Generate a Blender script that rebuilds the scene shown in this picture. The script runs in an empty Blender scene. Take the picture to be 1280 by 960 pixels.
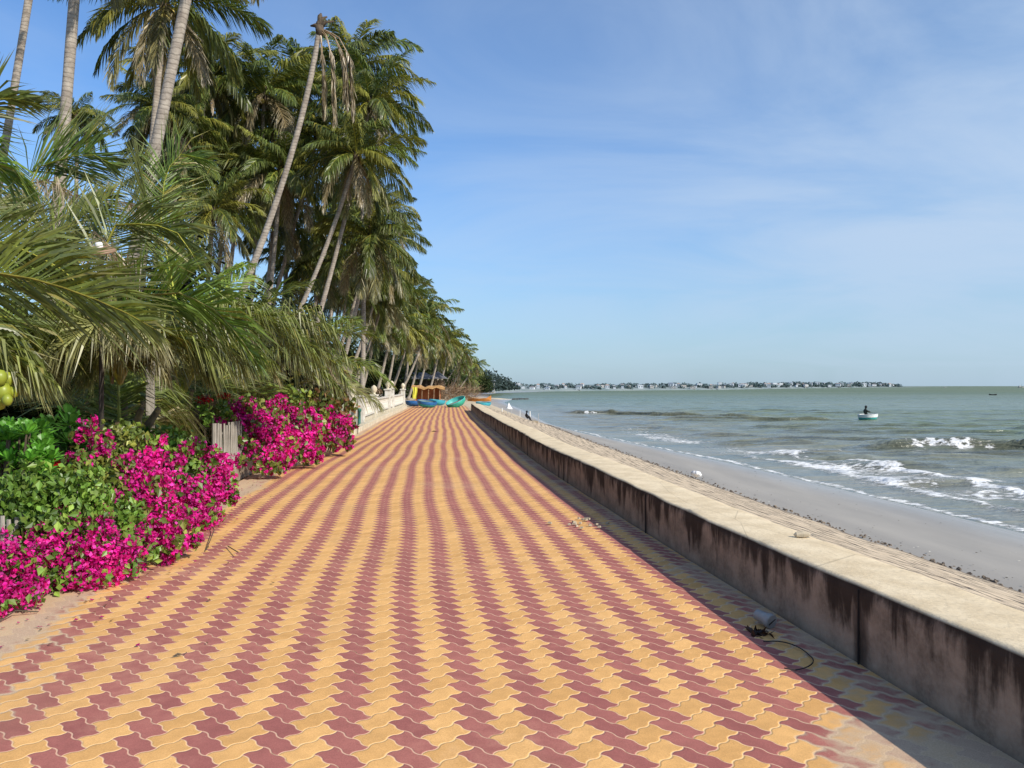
import bpy, math, random
import numpy as np
from mathutils import Vector, Matrix, noise as mnoise

random.seed(7)
RNG = np.random.default_rng(7)
SC = bpy.context.scene
COL = SC.collection
F, HX, HY, EYE = 960.0, 640.0, 482.5, 1.6
SEA = -1.4


def at(px, py, Y):
    """a point of the place at depth Y, seen from the pavement at (px, py)"""
    return np.array([(px - HX) * Y / F, Y, EYE - (py - HY) * Y / F])


def interp(x, xs, ys):
    return float(np.interp(x, xs, ys))


# ------------------------------------------------------------------ names
def tag(o, label=None, cat=None, group=None, kind=None):
    if label: o['label'] = label
    if cat: o['category'] = cat
    if group: o['group'] = group
    if kind: o['kind'] = kind
    return o


def empty(name, loc, label=None, cat=None, group=None, rz=0.0):
    o = bpy.data.objects.new(name, None)
    o.empty_display_size = 0.2
    COL.objects.link(o)
    o.location = loc
    o.rotation_euler = (0, 0, rz)
    return tag(o, label, cat, group)


def copy_tree(o, parent=None):
    c = o.copy()
    COL.objects.link(c)
    c.parent = parent
    for ch in list(o.children):
        copy_tree(ch, c)
    return c


# ------------------------------------------------------------------ meshes
def mesh_np(name, verts, quads=None, tris=None, col=None, mats=(), smooth=False, uv=None, fl=None, matidx=None):
    verts = np.asarray(verts, dtype=np.float32).reshape(-1, 3)
    quads = np.zeros((0, 4), np.int32) if quads is None else np.asarray(quads, np.int32).reshape(-1, 4)
    tris = np.zeros((0, 3), np.int32) if tris is None else np.asarray(tris, np.int32).reshape(-1, 3)
    me = bpy.data.meshes.new(name)
    me.vertices.add(len(verts))
    me.vertices.foreach_set('co', verts.ravel())
    loops = np.concatenate([quads.ravel(), tris.ravel()]).astype(np.int32)
    me.loops.add(len(loops))
    me.loops.foreach_set('vertex_index', loops)
    n = len(quads) + len(tris)
    me.polygons.add(n)
    starts = np.concatenate([np.arange(len(quads)) * 4, len(quads) * 4 + np.arange(len(tris)) * 3]).astype(np.int32)
    me.polygons.foreach_set('loop_start', starts)
    me.polygons.foreach_set('use_smooth', np.full(n, smooth))
    for m in mats: me.materials.append(m)
    if matidx is not None: me.polygons.foreach_set('material_index', np.asarray(matidx, np.int32))
    if col is not None:
        a = me.color_attributes.new('col', 'FLOAT_COLOR', 'POINT')
        c = np.ones((len(verts), 4), np.float32); c[:, :3] = col
        a.data.foreach_set('color', c.ravel())
    if fl:
        for k, v in fl.items():
            a = me.attributes.new(k, 'FLOAT', 'POINT')
            a.data.foreach_set('value', np.asarray(v, np.float32))
    if uv is not None:
        l = me.uv_layers.new(name='UVMap')
        l.data.foreach_set('uv', np.asarray(uv, np.float32)[loops].ravel())
    me.update(calc_edges=True)
    me.validate()
    return me


def link(name, me, parent=None, loc=None):
    o = bpy.data.objects.new(name, me)
    COL.objects.link(o)
    if parent is not None: o.parent = parent
    if loc is not None: o.location = loc
    return o


class MB:
    def __init__(s): s.v, s.f = [], []

    def add(s, vs, fs):
        b = len(s.v)
        s.v += [tuple(map(float, v)) for v in vs]
        s.f += [tuple(b + i for i in f) for f in fs]
        return s

    def box(s, c, d, rz=0.0, rx=0.0, ry=0.0, taper=1.0):
        M = Matrix.Rotation(rz, 3, 'Z') @ Matrix.Rotation(ry, 3, 'Y') @ Matrix.Rotation(rx, 3, 'X')
        vs = []
        for z in (-.5, .5):
            t = 1.0 if z < 0 else taper
            for x, y in ((-.5, -.5), (.5, -.5), (.5, .5), (-.5, .5)):
                vs.append(M @ Vector((x * d[0] * t, y * d[1] * t, z * d[2])) + Vector(c))
        return s.add(vs, [(3, 2, 1, 0), (4, 5, 6, 7), (0, 1, 5, 4), (1, 2, 6, 5), (2, 3, 7, 6), (3, 0, 4, 7)])

    def tube(s, pts, rad, n=8, cap=True):
        pts = [Vector(p) for p in pts]
        if not hasattr(rad, '__len__'): rad = [rad] * len(pts)
        vs, fs = [], []
        ref = Vector((0.13, 1, 0.07)).normalized()
        for i, p in enumerate(pts):
            t = (pts[min(i + 1, len(pts) - 1)] - pts[max(i - 1, 0)]).normalized()
            if abs(t.dot(ref)) > .95: ref = Vector((1, 0.1, 0))
            a = t.cross(ref).normalized(); b = t.cross(a).normalized()
            for k in range(n):
                w = 2 * math.pi * k / n
                vs.append(p + (a * math.cos(w) + b * math.sin(w)) * rad[i])
        for i in range(len(pts) - 1):
            for k in range(n):
                k2 = (k + 1) % n
                fs.append((i * n + k, i * n + k2, (i + 1) * n + k2, (i + 1) * n + k))
        if cap:
            fs.append(tuple(range(n))[::-1]); fs.append(tuple((len(pts) - 1) * n + k for k in range(n)))
        return s.add(vs, fs)

    def lathe(s, prof, n=20, c=(0, 0, 0), M=None, wob=0.0):
        vs, fs = [], []
        for r, z in prof:
            for k in range(n):
                w = 2 * math.pi * k / n
                rr = r * (1 + wob * math.sin(3 * w + z * 2))
                v = Vector((rr * math.cos(w), rr * math.sin(w), z))
                if M is not None: v = M @ v
                vs.append(v + Vector(c))
        for i in range(len(prof) - 1):
            for k in range(n):
                k2 = (k + 1) % n
                fs.append((i * n + k, i * n + k2, (i + 1) * n + k2, (i + 1) * n + k))
        return s.add(vs, fs)

    def build(s, name, mat, parent=None, loc=None, smooth=False, bevel=0.0):
        me = bpy.data.meshes.new(name)
        me.from_pydata(s.v, [], s.f)
        me.materials.append(mat)
        if smooth: me.polygons.foreach_set('use_smooth', [True] * len(me.polygons))
        me.update()
        o = link(name, me, parent, loc)
        if bevel:
            m = o.modifiers.new('bevel', 'BEVEL'); m.width = bevel; m.segments = 2; m.limit_method = 'ANGLE'
        return o


# ------------------------------------------------------------------ materials
class NT:
    def __init__(s, mat):
        s.t = mat.node_tree; s.n = s.t.nodes; s.l = s.t.links

    def new(s, typ, **kw):
        n = s.n.new(typ)
        for k, v in kw.items(): setattr(n, k, v)
        return n

    def put(s, sock, v):
        if isinstance(v, bpy.types.NodeSocket): s.l.new(v, sock)
        elif v is not None:
            try: sock.default_value = v
            except Exception: sock.default_value = (v[0], v[1], v[2], 1.0)

    def m(s, op, a, b=None, c=None, clamp=False):
        n = s.new('ShaderNodeMath', operation=op, use_clamp=clamp)
        for i, v in enumerate((a, b, c)):
            if v is not None: s.put(n.inputs[i], v)
        return n.outputs[0]

    def mix(s, f, a, b, mode='MIX'):
        n = s.new('ShaderNodeMix', data_type='RGBA', blend_type=mode, clamp_factor=True)
        s.put(n.inputs[0], f); s.put(n.inputs[6], a if not isinstance(a, tuple) else (*a, 1.0) if len(a) == 3 else a)
        s.put(n.inputs[7], b if not isinstance(b, tuple) else (*b, 1.0) if len(b) == 3 else b)
        return n.outputs[2]

    def ramp(s, f, lo, hi, a=0.0, b=1.0, smooth=True):
        n = s.new('ShaderNodeMapRange', interpolation_type='SMOOTHSTEP' if smooth else 'LINEAR', clamp=True)
        s.put(n.inputs[0], f); s.put(n.inputs[1], lo); s.put(n.inputs[2], hi); s.put(n.inputs[3], a); s.put(n.inputs[4], b)
        return n.outputs[0]

    def noise(s, vec, scale, detail=4.0, rough=.55, dist=0.0):
        n = s.new('ShaderNodeTexNoise')
        s.put(n.inputs['Vector'], vec); s.put(n.inputs['Scale'], scale); s.put(n.inputs['Detail'], detail)
        s.put(n.inputs['Roughness'], rough); s.put(n.inputs['Distortion'], dist)
        return n.outputs[0]

    def vor(s, vec, scale, feature='F1', rnd=1.0):
        n = s.new('ShaderNodeTexVoronoi', feature=feature)
        s.put(n.inputs['Vector'], vec); s.put(n.inputs['Scale'], scale); s.put(n.inputs['Randomness'], rnd)
        return n

    def vec(s, x, y, z=0.0):
        n = s.new('ShaderNodeCombineXYZ'); s.put(n.inputs[0], x); s.put(n.inputs[1], y); s.put(n.inputs[2], z)
        return n.outputs[0]

    def sep(s, v):
        n = s.new('ShaderNodeSeparateXYZ'); s.put(n.inputs[0], v); return n.outputs

    def mapping(s, v, sc):
        n = s.new('ShaderNodeMapping'); s.put(n.inputs[0], v); n.inputs['Scale'].default_value = sc
        return n.outputs[0]

    def bump(s, h, strength, dist, nrm=None):
        n = s.new('ShaderNodeBump'); s.put(n.inputs['Height'], h); s.put(n.inputs['Strength'], strength); s.put(n.inputs['Distance'], dist)
        if nrm is not None: s.put(n.inputs['Normal'], nrm)
        return n.outputs[0]


def new_mat(name):
    m = bpy.data.materials.new(name); m.use_nodes = True
    t = NT(m)
    b = t.n['Principled BSDF']
    return m, t, b


def obj_co(t):
    return t.new('ShaderNodeTexCoord').outputs['Object']


def geo_pos(t):
    return t.new('ShaderNodeNewGeometry').outputs['Position']


def simple(name, c1, c2=None, scale=6.0, rough=.7, bump=.0, bs=30.0, spec=.4, stretch=(1, 1, 1), metal=0.0, dist=.01):
    m, t, b = new_mat(name)
    co = t.mapping(obj_co(t), stretch)
    c2 = c2 or tuple(x * .6 for x in c1)
    n = t.noise(co, scale, 5.0, .6)
    t.put(b.inputs['Base Color'], t.mix(t.ramp(n, .3, .7), c1, c2))
    b.inputs['Roughness'].default_value = rough
    b.inputs['Specular IOR Level'].default_value = spec
    b.inputs['Metallic'].default_value = metal
    if bump: t.put(b.inputs['Normal'], t.bump(t.noise(co, bs, 6.0, .65), bump, dist))
    return m


def foliage_mat(name, trans=.35, rough=.45, spec=.35, var=.35, scale=9.0):
    m, t, b = new_mat(name)
    a = t.new('ShaderNodeAttribute', attribute_name='col')
    n = t.noise(obj_co(t), scale, 3.0, .6)
    k = t.ramp(n, .25, .75, 1 - var, 1 + var * .6)
    c = t.mix(1.0, a.outputs['Color'], t.vec(k, k, k), 'MULTIPLY')
    t.put(b.inputs['Base Color'], c)
    b.inputs['Roughness'].default_value = rough
    b.inputs['Specular IOR Level'].default_value = spec
    tr = t.new('ShaderNodeBsdfTranslucent')
    t.put(tr.inputs['Color'], t.mix(1.0, c, (1.25, 1.25, .6), 'MULTIPLY'))
    mx = t.new('ShaderNodeMixShader'); mx.inputs[0].default_value = trans
    out = t.n['Material Output']
    t.l.new(b.outputs[0], mx.inputs[1]); t.l.new(tr.outputs[0], mx.inputs[2]); t.l.new(mx.outputs[0], out.inputs[0])
    return m


M = {}
M['foliage'] = foliage_mat('palm foliage', .3, .38, .5)
M['leaf'] = foliage_mat('leaf', .3, .4, .45)
M['bract'] = foliage_mat('bract', .4, .6, .15, .25, 5)
M['far_leaf'] = foliage_mat('far leaf', .15, .8, .1)
M['white_paint'] = simple('white paint', (.72, .69, .62), (.5, .46, .38), 5, .6, .2, 40)
M['cream'] = simple('cream render', (.68, .6, .45), (.5, .43, .3), 3, .8, .2, 30)
M['grey_wood'] = simple('grey weathered wood', (.36, .33, .28), (.2, .18, .15), 8, .85, .5, 25, stretch=(6, 6, .5))
M['dark_wood'] = simple('dark wood', (.05, .038, .03), (.03, .025, .02), 8, .8, .3)
M['brown'] = simple('brown stem', (.12, .085, .055), (.06, .045, .03), 10, .85, .4)
M['slate'] = simple('slate roof', (.17, .17, .19), (.11, .11, .125), 1.2, .7, .2, stretch=(1, 1, 6))
M['straw'] = simple('orange straw', (.55, .33, .14), (.36, .2, .08), 3, .9, .6, 14, stretch=(1, 1, 4))
M['thatch'] = simple('grey thatch', (.36, .31, .25), (.2, .16, .12), 5, .95, .8, 12, stretch=(1.5, 1.5, 7), dist=.05)
M['brick_red'] = simple('red tarp wall', (.4, .14, .05), (.26, .08, .03), 2, .8)
M['teal'] = simple('teal hull', (.03, .36, .36), (.02, .24, .27), 3, .5, .15)
M['turq'] = simple('turquoise hull', (.1, .5, .45), (.05, .36, .35), 3, .5, .15)
M['green_hull'] = simple('green hull', (.04, .42, .27), (.03, .28, .2), 3, .5, .15)
M['blue_hull'] = simple('blue hull', (.02, .14, .42), (.02, .1, .28), 3, .5, .15)
M['cyan_hull'] = simple('cyan hull', (.06, .42, .5), (.04, .3, .4), 3, .5, .15)
M['hull_in'] = simple('hull inside', (.2, .3, .28), (.1, .14, .13), 4, .7, .3)
M['orange'] = simple('orange paint', (.5, .2, .04), (.3, .12, .03), 3, .6)
M['white'] = simple('white plastic', (.8, .8, .78), (.68, .68, .66), 4, .4)
M['black'] = simple('dark cloth', (.012, .012, .014), (.03, .03, .035), 8, .9)
M['skin'] = simple('skin', (.2, .11, .07), (.16, .09, .055), 8, .6)
M['olive_cloth'] = simple('olive cloth', (.05, .055, .045), (.03, .035, .03), 8, .9)
M['yellow'] = simple('yellow cloth', (.75, .68, .08), (.55, .5, .05), 4, .8)
M['lamp_dish'] = simple('brown enamel', (.33, .2, .13), (.25, .15, .1), 6, .5)
M['glass_dark'] = simple('window dark', (.05, .06, .07), (.03, .035, .04), 2, .25)
M['coconut'] = simple('green coconut', (.3, .34, .03), (.2, .24, .03), 5, .4)
M['coconut_tan'] = simple('yellow coconut', (.5, .4, .12), (.35, .27, .08), 5, .45)
M['stone_bit'] = simple('pale stone', (.5, .42, .3), (.3, .25, .18), 12, .9, .5)
M['foam_bit'] = simple('foam plastic', (.8, .8, .8), (.6, .6, .6), 12, .8, .3)
M['grey_plastic'] = simple('grey plastic', (.36, .35, .33), (.22, .21, .2), 6, .6, .2)
M['wire'] = simple('wire', (.03, .025, .02), None, 5, .6)
M['green_paint'] = simple('green paint', (.03, .16, .12), None, 5, .6)
M['twig'] = simple('twig', (.4, .27, .16), (.2, .13, .08), 5, .9)
M['net'] = simple('net post', (.5, .5, .48), (.3, .3, .3), 5, .8)

# trunk: ringed palm bark
m, t, b = new_mat('palm bark')
co = obj_co(t)
s3 = t.sep(co)
w = t.m('SINE', t.m('ADD', t.m('MULTIPLY', s3[2], 52.0), t.m('MULTIPLY', t.noise(co, 2.5, 3), 10.0)))
w2 = t.ramp(w, .35, .95)
base = t.mix(t.ramp(t.noise(co, 4.0, 6, .65), .3, .7), (.42, .37, .31), (.24, .2, .165))
base = t.mix(t.m('MULTIPLY', w2, .35), base, (.14, .115, .09))
t.put(b.inputs['Base Color'], base); b.inputs['Roughness'].default_value = .9
t.put(b.inputs['Normal'], t.bump(t.m('SUBTRACT', t.m('MULTIPLY', t.noise(co, 18, 6), 1.5), w2), .5, .015))
M['bark'] = m

# concrete sea wall
m, t, b = new_mat('stained concrete')
uvn = t.new('ShaderNodeUVMap').outputs[0]
u_, v_, _ = t.sep(uvn)          # u: metres along, v: height on the face (0 bottom .457 top, then across the coping)
pos = geo_pos(t)
nz = t.sep(t.new('ShaderNodeNewGeometry').outputs['Normal'])[2]
fine = t.noise(pos, 35, 8, .7)
mid = t.noise(pos, 5, 6, .6)
big = t.noise(t.vec(u_, 0.0, 0.0), .9, 4, .6)
streak = t.noise(t.vec(t.m('MULTIPLY', u_, 7.0), t.m('MULTIPLY', v_, .9), 0), 1.0, 6, .65, .3)
streak2 = t.noise(t.vec(t.m('MULTIPLY', u_, 2.2), t.m('MULTIPLY', v_, .5), 3.0), 1.0, 3, .6)
hgt = t.m('DIVIDE', v_, .46)
depth = t.m('ADD', t.m('MULTIPLY', t.m('SUBTRACT', streak, .5), 2.4), t.m('MULTIPLY', t.m('SUBTRACT', streak2, .5), 2.6))
jn = None
for yj in (4.42, 8.35, 13.0, 17.6, 27.0):
    q_ = t.ramp(t.m('ABSOLUTE', t.m('SUBTRACT', t.m('ADD', u_, t.m('MULTIPLY', t.m('SUBTRACT', streak, .5), .16)), yj)), .10, .02)
    jn = q_ if jn is None else t.m('MAXIMUM', jn, q_)
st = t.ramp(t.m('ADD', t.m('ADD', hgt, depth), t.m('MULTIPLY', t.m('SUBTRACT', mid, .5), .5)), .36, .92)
face = t.mix(t.ramp(mid, .3, .7), (.37, .275, .2), (.19, .14, .1))  # base tone lowered, the shaded side of the wall is painted in
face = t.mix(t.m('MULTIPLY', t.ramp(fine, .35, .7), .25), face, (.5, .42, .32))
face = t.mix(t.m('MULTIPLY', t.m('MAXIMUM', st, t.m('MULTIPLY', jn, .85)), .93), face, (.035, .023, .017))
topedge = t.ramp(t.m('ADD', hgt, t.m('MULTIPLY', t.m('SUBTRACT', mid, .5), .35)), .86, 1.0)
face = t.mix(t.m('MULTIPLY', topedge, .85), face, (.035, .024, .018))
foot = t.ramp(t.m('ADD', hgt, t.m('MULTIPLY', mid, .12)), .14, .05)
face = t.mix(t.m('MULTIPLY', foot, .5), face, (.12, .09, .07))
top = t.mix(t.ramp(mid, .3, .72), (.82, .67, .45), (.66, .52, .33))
top = t.mix(t.m('MULTIPLY', t.ramp(fine, .45, .75), .45), top, (.34, .27, .18))
blot = t.noise(pos, 1.6, 7, .7)
top = t.mix(t.m('MULTIPLY', t.ramp(blot, .55, .75), .6), top, (.4, .32, .22))
crk = t.vor(t.mapping(pos, (1, .5, 1)), 1.1, 'DISTANCE_TO_EDGE')
wobx = t.m('ADD', crk.outputs[0], t.m('MULTIPLY', fine, .012))
top = t.mix(t.ramp(wobx, .012, .006, 0, .35), top, (.16, .12, .08))
spk = t.ramp(t.noise(pos, 60, 4, .8), .6, .7)
top = t.mix(t.m('MULTIPLY', spk, .4), top, (.3, .24, .16))
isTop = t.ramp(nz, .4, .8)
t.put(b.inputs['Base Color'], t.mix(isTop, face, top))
b.inputs['Roughness'].default_value = .9; b.inputs['Specular IOR Level'].default_value = .2
t.put(b.inputs['Normal'], t.bump(t.m('ADD', t.m('MULTIPLY', mid, .5), t.m('MULTIPLY', fine, .35)), .6, .02))
M['concrete'] = m
M['old_concrete'] = simple('old concrete', (.42, .35, .25), (.26, .21, .15), 4, .9, .5, 25)

# paving: 45 degree herringbone of zigzag blocks, one direction red, the other yellow
W = 0.1098
m, t, b = new_mat('zigzag paving blocks')
uvn = t.new('ShaderNodeUVMap').outputs[0]
u_, v_, _ = t.sep(uvn)
pos = geo_pos(t)
r2 = 1 / math.sqrt(2) / W
p0 = t.m('MULTIPLY', t.m('ADD', v_, u_), r2)
q0 = t.m('MULTIPLY', t.m('SUBTRACT', v_, u_), r2)
A = 0.078
TP = 2 * math.pi


def zig(x):   # a sine sharpened towards the zigzag outline of the block
    s1 = t.m('SINE', t.m('MULTIPLY', x, TP))
    s2 = t.m('SINE', t.m('MULTIPLY', x, TP * 3))
    return t.m('ADD', s1, t.m('MULTIPLY', s2, .06))


p = t.m('ADD', p0, t.m('MULTIPLY', zig(q0), A))
q = t.m('SUBTRACT', q0, t.m('MULTIPLY', zig(p0), A))
fp, fq = t.m('FLOOR', p), t.m('FLOOR', q)
x, y = t.m('SUBTRACT', p, fp), t.m('SUBTRACT', q, fq)
k = t.m('FLOORED_MODULO', t.m('SUBTRACT', fp, fq), 4.0)
k = t.m('ROUND', k)
isV = t.m('GREATER_THAN', k, 1.5)                 # red
k1 = t.m('COMPARE', k, 1.0, .25); k2 = t.m('COMPARE', k, 2.0, .25)
lx, ly = t.m('ADD', x, k1), t.m('ADD', y, k2)
LX = t.m('SUBTRACT', 2.0, isV); LY = t.m('ADD', 1.0, isV)
d = t.m('MINIMUM', t.m('MINIMUM', lx, t.m('SUBTRACT', LX, lx)), t.m('MINIMUM', ly, t.m('SUBTRACT', LY, ly)))
idv = t.vec(t.m('SUBTRACT', fp, k1), t.m('SUBTRACT', fq, k2), isV)
wn = t.new('ShaderNodeTexWhiteNoise', noise_dimensions='3D'); t.put(wn.inputs[0], idv)
rnd = wn.outputs[0]
fine = t.noise(pos, 160, 4, .7)
mid = t.noise(pos, 9, 5, .6)
big = t.noise(pos, .55, 5, .6)
wn2 = t.new('ShaderNodeTexWhiteNoise', noise_dimensions='3D'); t.put(wn2.inputs[0], t.vec(fq, fp, 3.0))
red = t.mix(rnd, (.45, .16, .125), (.36, .12, .10))
yel = t.mix(rnd, (.84, .47, .17), (.69, .37, .125))
c = t.mix(isV, yel, red)
kk = t.ramp(fine, .25, .75, .82, 1.12)
c = t.mix(1.0, c, t.vec(kk, kk, kk), 'MULTIPLY')
kk = t.ramp(mid, .3, .7, .9, 1.06)
c = t.mix(1.0, c, t.vec(kk, kk, kk), 'MULTIPLY')
# scuffs and dust
dusty = t.ramp(t.m('ADD', big, t.m('MULTIPLY', t.m('SUBTRACT', mid, .5), .4)), .5, .85)
c = t.mix(t.m('MULTIPLY', dusty, .38), c, (.66, .45, .27))
stain = t.ramp(t.noise(t.mapping(pos, (1, .5, 1)), .9, 6, .75), .52, .68)
c = t.mix(t.m('MULTIPLY', stain, .22), c, (.3, .17, .1))
chip = t.ramp(t.m('ADD', t.noise(pos, 26, 5, .75), t.m('MULTIPLY', d, -.5)), .56, .62)
c = t.mix(t.m('MULTIPLY', chip, .35), c, (.7, .48, .3))
spots = t.ramp(t.noise(pos, 3.1, 4, .8), .68, .74)
c = t.mix(t.m('MULTIPLY', spots, .35), c, (.16, .09, .06))
# sand in the joints; wider and paler where it has been swept over
joint = t.ramp(t.m('ADD', d, t.m('MULTIPLY', t.m('SUBTRACT', mid, .5), .02)), .05, .02)
jc = t.mix(isV, (.95, .62, .3), (.78, .48, .32))
c = t.mix(t.m('MULTIPLY', joint, .85), c, t.mix(t.ramp(mid, .5, .72), jc, (.34, .2, .11)))
# loose sand: along the wall (u > -.4), along the hedge (u < -4.6), and in drifts
sn = t.m('ADD', t.m('MULTIPLY', t.m('SUBTRACT', t.noise(pos, 1.3, 7, .72), .5), 2.0), t.m('MULTIPLY', t.m('SUBTRACT', fine, .5), .4))
right = t.m('MULTIPLY', t.ramp(u_, -.85, -.05), .62); left = t.ramp(u_, -4.55, -5.25)
nearr = t.m('MULTIPLY', t.ramp(v_, 4.6, 3.1), t.ramp(u_, -1.35, -.45, 0, .85))
nearl = t.m('MULTIPLY', t.ramp(v_, 6.2, 4.4), t.ramp(u_, -3.9, -5.0, 0, .62))
mr = t.m('MAXIMUM', t.m('MAXIMUM', right, left), t.m('MAXIMUM', nearr, nearl))
drift = t.m('MULTIPLY', t.ramp(t.noise(t.mapping(pos, (1, .35, 1)), 1.9, 6, .7), .56, .8), .55)
sand = t.ramp(t.m('ADD', t.m('ADD', t.m('ADD', mr, t.m('MULTIPLY', t.ramp(d, .22, .0), .22)), t.m('MULTIPLY', sn, .75)), t.m('MULTIPLY', drift, .6)), .52, .82)
sandc = t.mix(t.ramp(fine, .3, .7), (.66, .5, .33), (.46, .33, .22))
c = t.mix(t.m('MULTIPLY', sand, .85), c, sandc)
t.put(b.inputs['Base Color'], c)
b.inputs['Roughness'].default_value = .85; b.inputs['Specular IOR Level'].default_value = .25
hh = t.m('MULTIPLY', t.ramp(d, .0, .085), t.m('SUBTRACT', 1.0, t.m('MULTIPLY', sand, .8)))
hh = t.m('ADD', t.m('MULTIPLY', hh, .8), t.m('ADD', t.m('MULTIPLY', rnd, .15), t.m('MULTIPLY', fine, .18)))
t.put(b.inputs['Normal'], t.bump(hh, .6, .005))
M['paving'] = m

# ground / beach
m, t, b = new_mat('sand and soil')
pos = geo_pos(t)
px_, py_, pz_ = t.sep(pos)
n1 = t.noise(pos, 2.2, 6, .6); n2 = t.noise(pos, 40, 5, .7); n3 = t.noise(t.mapping(pos, (.6, .16, 1)), 1.0, 6, .62)
soil = t.mix(t.ramp(n1, .35, .65), (.3, .22, .14), (.16, .115, .075))
dry = t.mix(t.ramp(n1, .3, .7), (.6, .49, .33), (.45, .36, .24))
wet = t.mix(t.ramp(n3, .3, .7), (.38, .345, .295), (.31, .285, .25))
hz = t.m('ADD', pz_, t.m('MULTIPLY', t.m('SUBTRACT', n3, .5), .12))
isdry = t.ramp(hz, -1.0, -.75)
c = t.mix(isdry, wet, dry)
c = t.mix(t.m('MULTIPLY', t.ramp(pz_, -.12, -.04), t.ramp(py_, 60, 50)), c, soil)
t.put(b.inputs['Base Color'], c)
rr = t.ramp(hz, -1.4, -1.15, .25, .7)
t.put(b.inputs['Roughness'], rr); b.inputs['Specular IOR Level'].default_value = .22
t.put(b.inputs['Normal'], t.bump(t.m('ADD', t.m('MULTIPLY', n2, t.ramp(hz, -1.1, -.8, .05, 1.0)), t.m('MULTIPLY', n1, .4)), .5, .02))
M['ground'] = m

# stone apron: sandstone blocks with deep dark joints
m, t, b = new_mat('stone apron blocks')
uvn = t.new('ShaderNodeUVMap').outputs[0]
u_, v_, _ = t.sep(uvn)
pos = geo_pos(t)
br = t.new('ShaderNodeTexBrick'); br.offset = .5
wv = t.vec(t.m('ADD', u_, t.m('MULTIPLY', t.m('SUBTRACT', t.noise(pos, 4, 3), .5), .05)), t.m('ADD', v_, t.m('MULTIPLY', t.m('SUBTRACT', t.noise(pos, 5, 3), .5), .035)))
t.put(br.inputs['Vector'], wv)
for k_, v in (('Scale', 1.0), ('Mortar Size', .04), ('Mortar Smooth', .3), ('Brick Width', .34), ('Row Height', .235)): br.inputs[k_].default_value = v
br.inputs['Color1'].default_value = (.70, .55, .38, 1); br.inputs['Color2'].default_value = (.52, .4, .27, 1); br.inputs['Mortar'].default_value = (.5, .39, .26, 1)
mn = t.noise(pos, 6, 6, .7)
c = t.mix(t.ramp(mn, .4, .75), br.outputs[0], (.5, .4, .28))
filled = t.ramp(t.noise(t.vec(t.m('MULTIPLY', u_, 2.6), t.m('MULTIPLY', v_, 4.2), 0.0), 1.0, 3, .6), .46, .56)
wc = t.new('ShaderNodeTexWhiteNoise', noise_dimensions='2D')
t.put(wc.inputs[0], t.vec(t.m('FLOOR', t.m('DIVIDE', u_, .21)), t.m('FLOOR', t.m('ADD', t.m('DIVIDE', v_, .235), .5)), 0.0))
gap = t.m('MULTIPLY', t.m('MULTIPLY', br.outputs[1], t.m('ADD', .45, t.m('MULTIPLY', filled, .55))), t.m('GREATER_THAN', wc.outputs[0], .3))
c = t.mix(t.m('MULTIPLY', gap, .95), c, (.05, .035, .025))
c = t.mix(t.ramp(v_, 4.45, 4.95, 0, .75), c, (.07, .055, .045))
t.put(b.inputs['Base Color'], c); b.inputs['Roughness'].default_value = .9
t.put(b.inputs['Normal'], t.bump(t.m('SUBTRACT', t.m('MULTIPLY', mn, .6), gap), .9, .05))
M['apron'] = m

# sea water
m, t, b = new_mat('sea water')
pos = geo_pos(t)
px_, py_, pz_ = t.sep(pos)
foam_a = t.new('ShaderNodeAttribute', attribute_name='foam').outputs['Fac']
shal = t.new('ShaderNodeAttribute', attribute_name='shallow').outputs['Fac']
steep = t.new('ShaderNodeAttribute', attribute_name='steep').outputs['Fac']
bands = t.noise(t.mapping(pos, (.01, .05, 1)), 1.0, 4, .6)
deep = t.mix(t.ramp(bands, .3, .7), (.125, .17, .105), (.175, .21, .135))
sh = t.mix(t.ramp(t.noise(t.mapping(pos, (.12, .5, 1)), 1.0, 3), .35, .65), (.2, .215, .18), (.27, .265, .22))
c = t.mix(shal, deep, sh)
c = t.mix(t.m('MULTIPLY', steep, .8), c, (.075, .075, .045))
f1 = t.noise(t.mapping(pos, (1.3, 3.4, 1)), 2.4, 9, .85, 1.0)
f2 = t.vor(t.mapping(pos, (1.0, 1.6, 1)), 4.5, 'SMOOTH_F1')
fm = t.m('ADD', t.m('MULTIPLY', f1, .9), t.m('MULTIPLY', f2.outputs[0], .35))
foam = t.ramp(t.m('ADD', fm, t.m('MULTIPLY', t.m('SUBTRACT', foam_a, .66), .38)), .665, .77)
foam = t.m('MULTIPLY', foam, t.ramp(foam_a, .02, .15))
caps = t.ramp(t.noise(t.mapping(pos, (.35, 1.0, 1)), .55, 6, .75), .69, .74)
caps = t.m('MULTIPLY', caps, t.m('MULTIPLY', t.ramp(py_, 50, 90), .6))
foam = t.m('MAXIMUM', foam, caps)
c = t.mix(foam, c, (.8, .8, .78))
t.put(b.inputs['Base Color'], c)
t.put(b.inputs['Roughness'], t.m('MAXIMUM', t.m('MULTIPLY', foam, .7), t.ramp(py_, 40, 500, .2, .5)))
b.inputs['IOR'].default_value = 1.33
t.put(b.inputs['Specular IOR Level'], t.ramp(py_, 30, 300, .4, .1))
w1 = t.noise(t.mapping(pos, (.6, 1.6, 1)), 1.0, 5, .6)
w2 = t.noise(t.mapping(pos, (.07, .2, 1)), 1.0, 4, .6)
w3 = t.noise(t.mapping(pos, (3, 6, 1)), 1.0, 3, .6)
hgt = t.m('ADD', t.m('ADD', t.m('MULTIPLY', w1, .42), t.m('MULTIPLY', w2, 2.2)), t.m('ADD', t.m('MULTIPLY', w3, .1), t.m('MULTIPLY', foam, .06)))
t.put(b.inputs['Normal'], t.bump(hgt, .75, 1.0))
M['water'] = m

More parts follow.
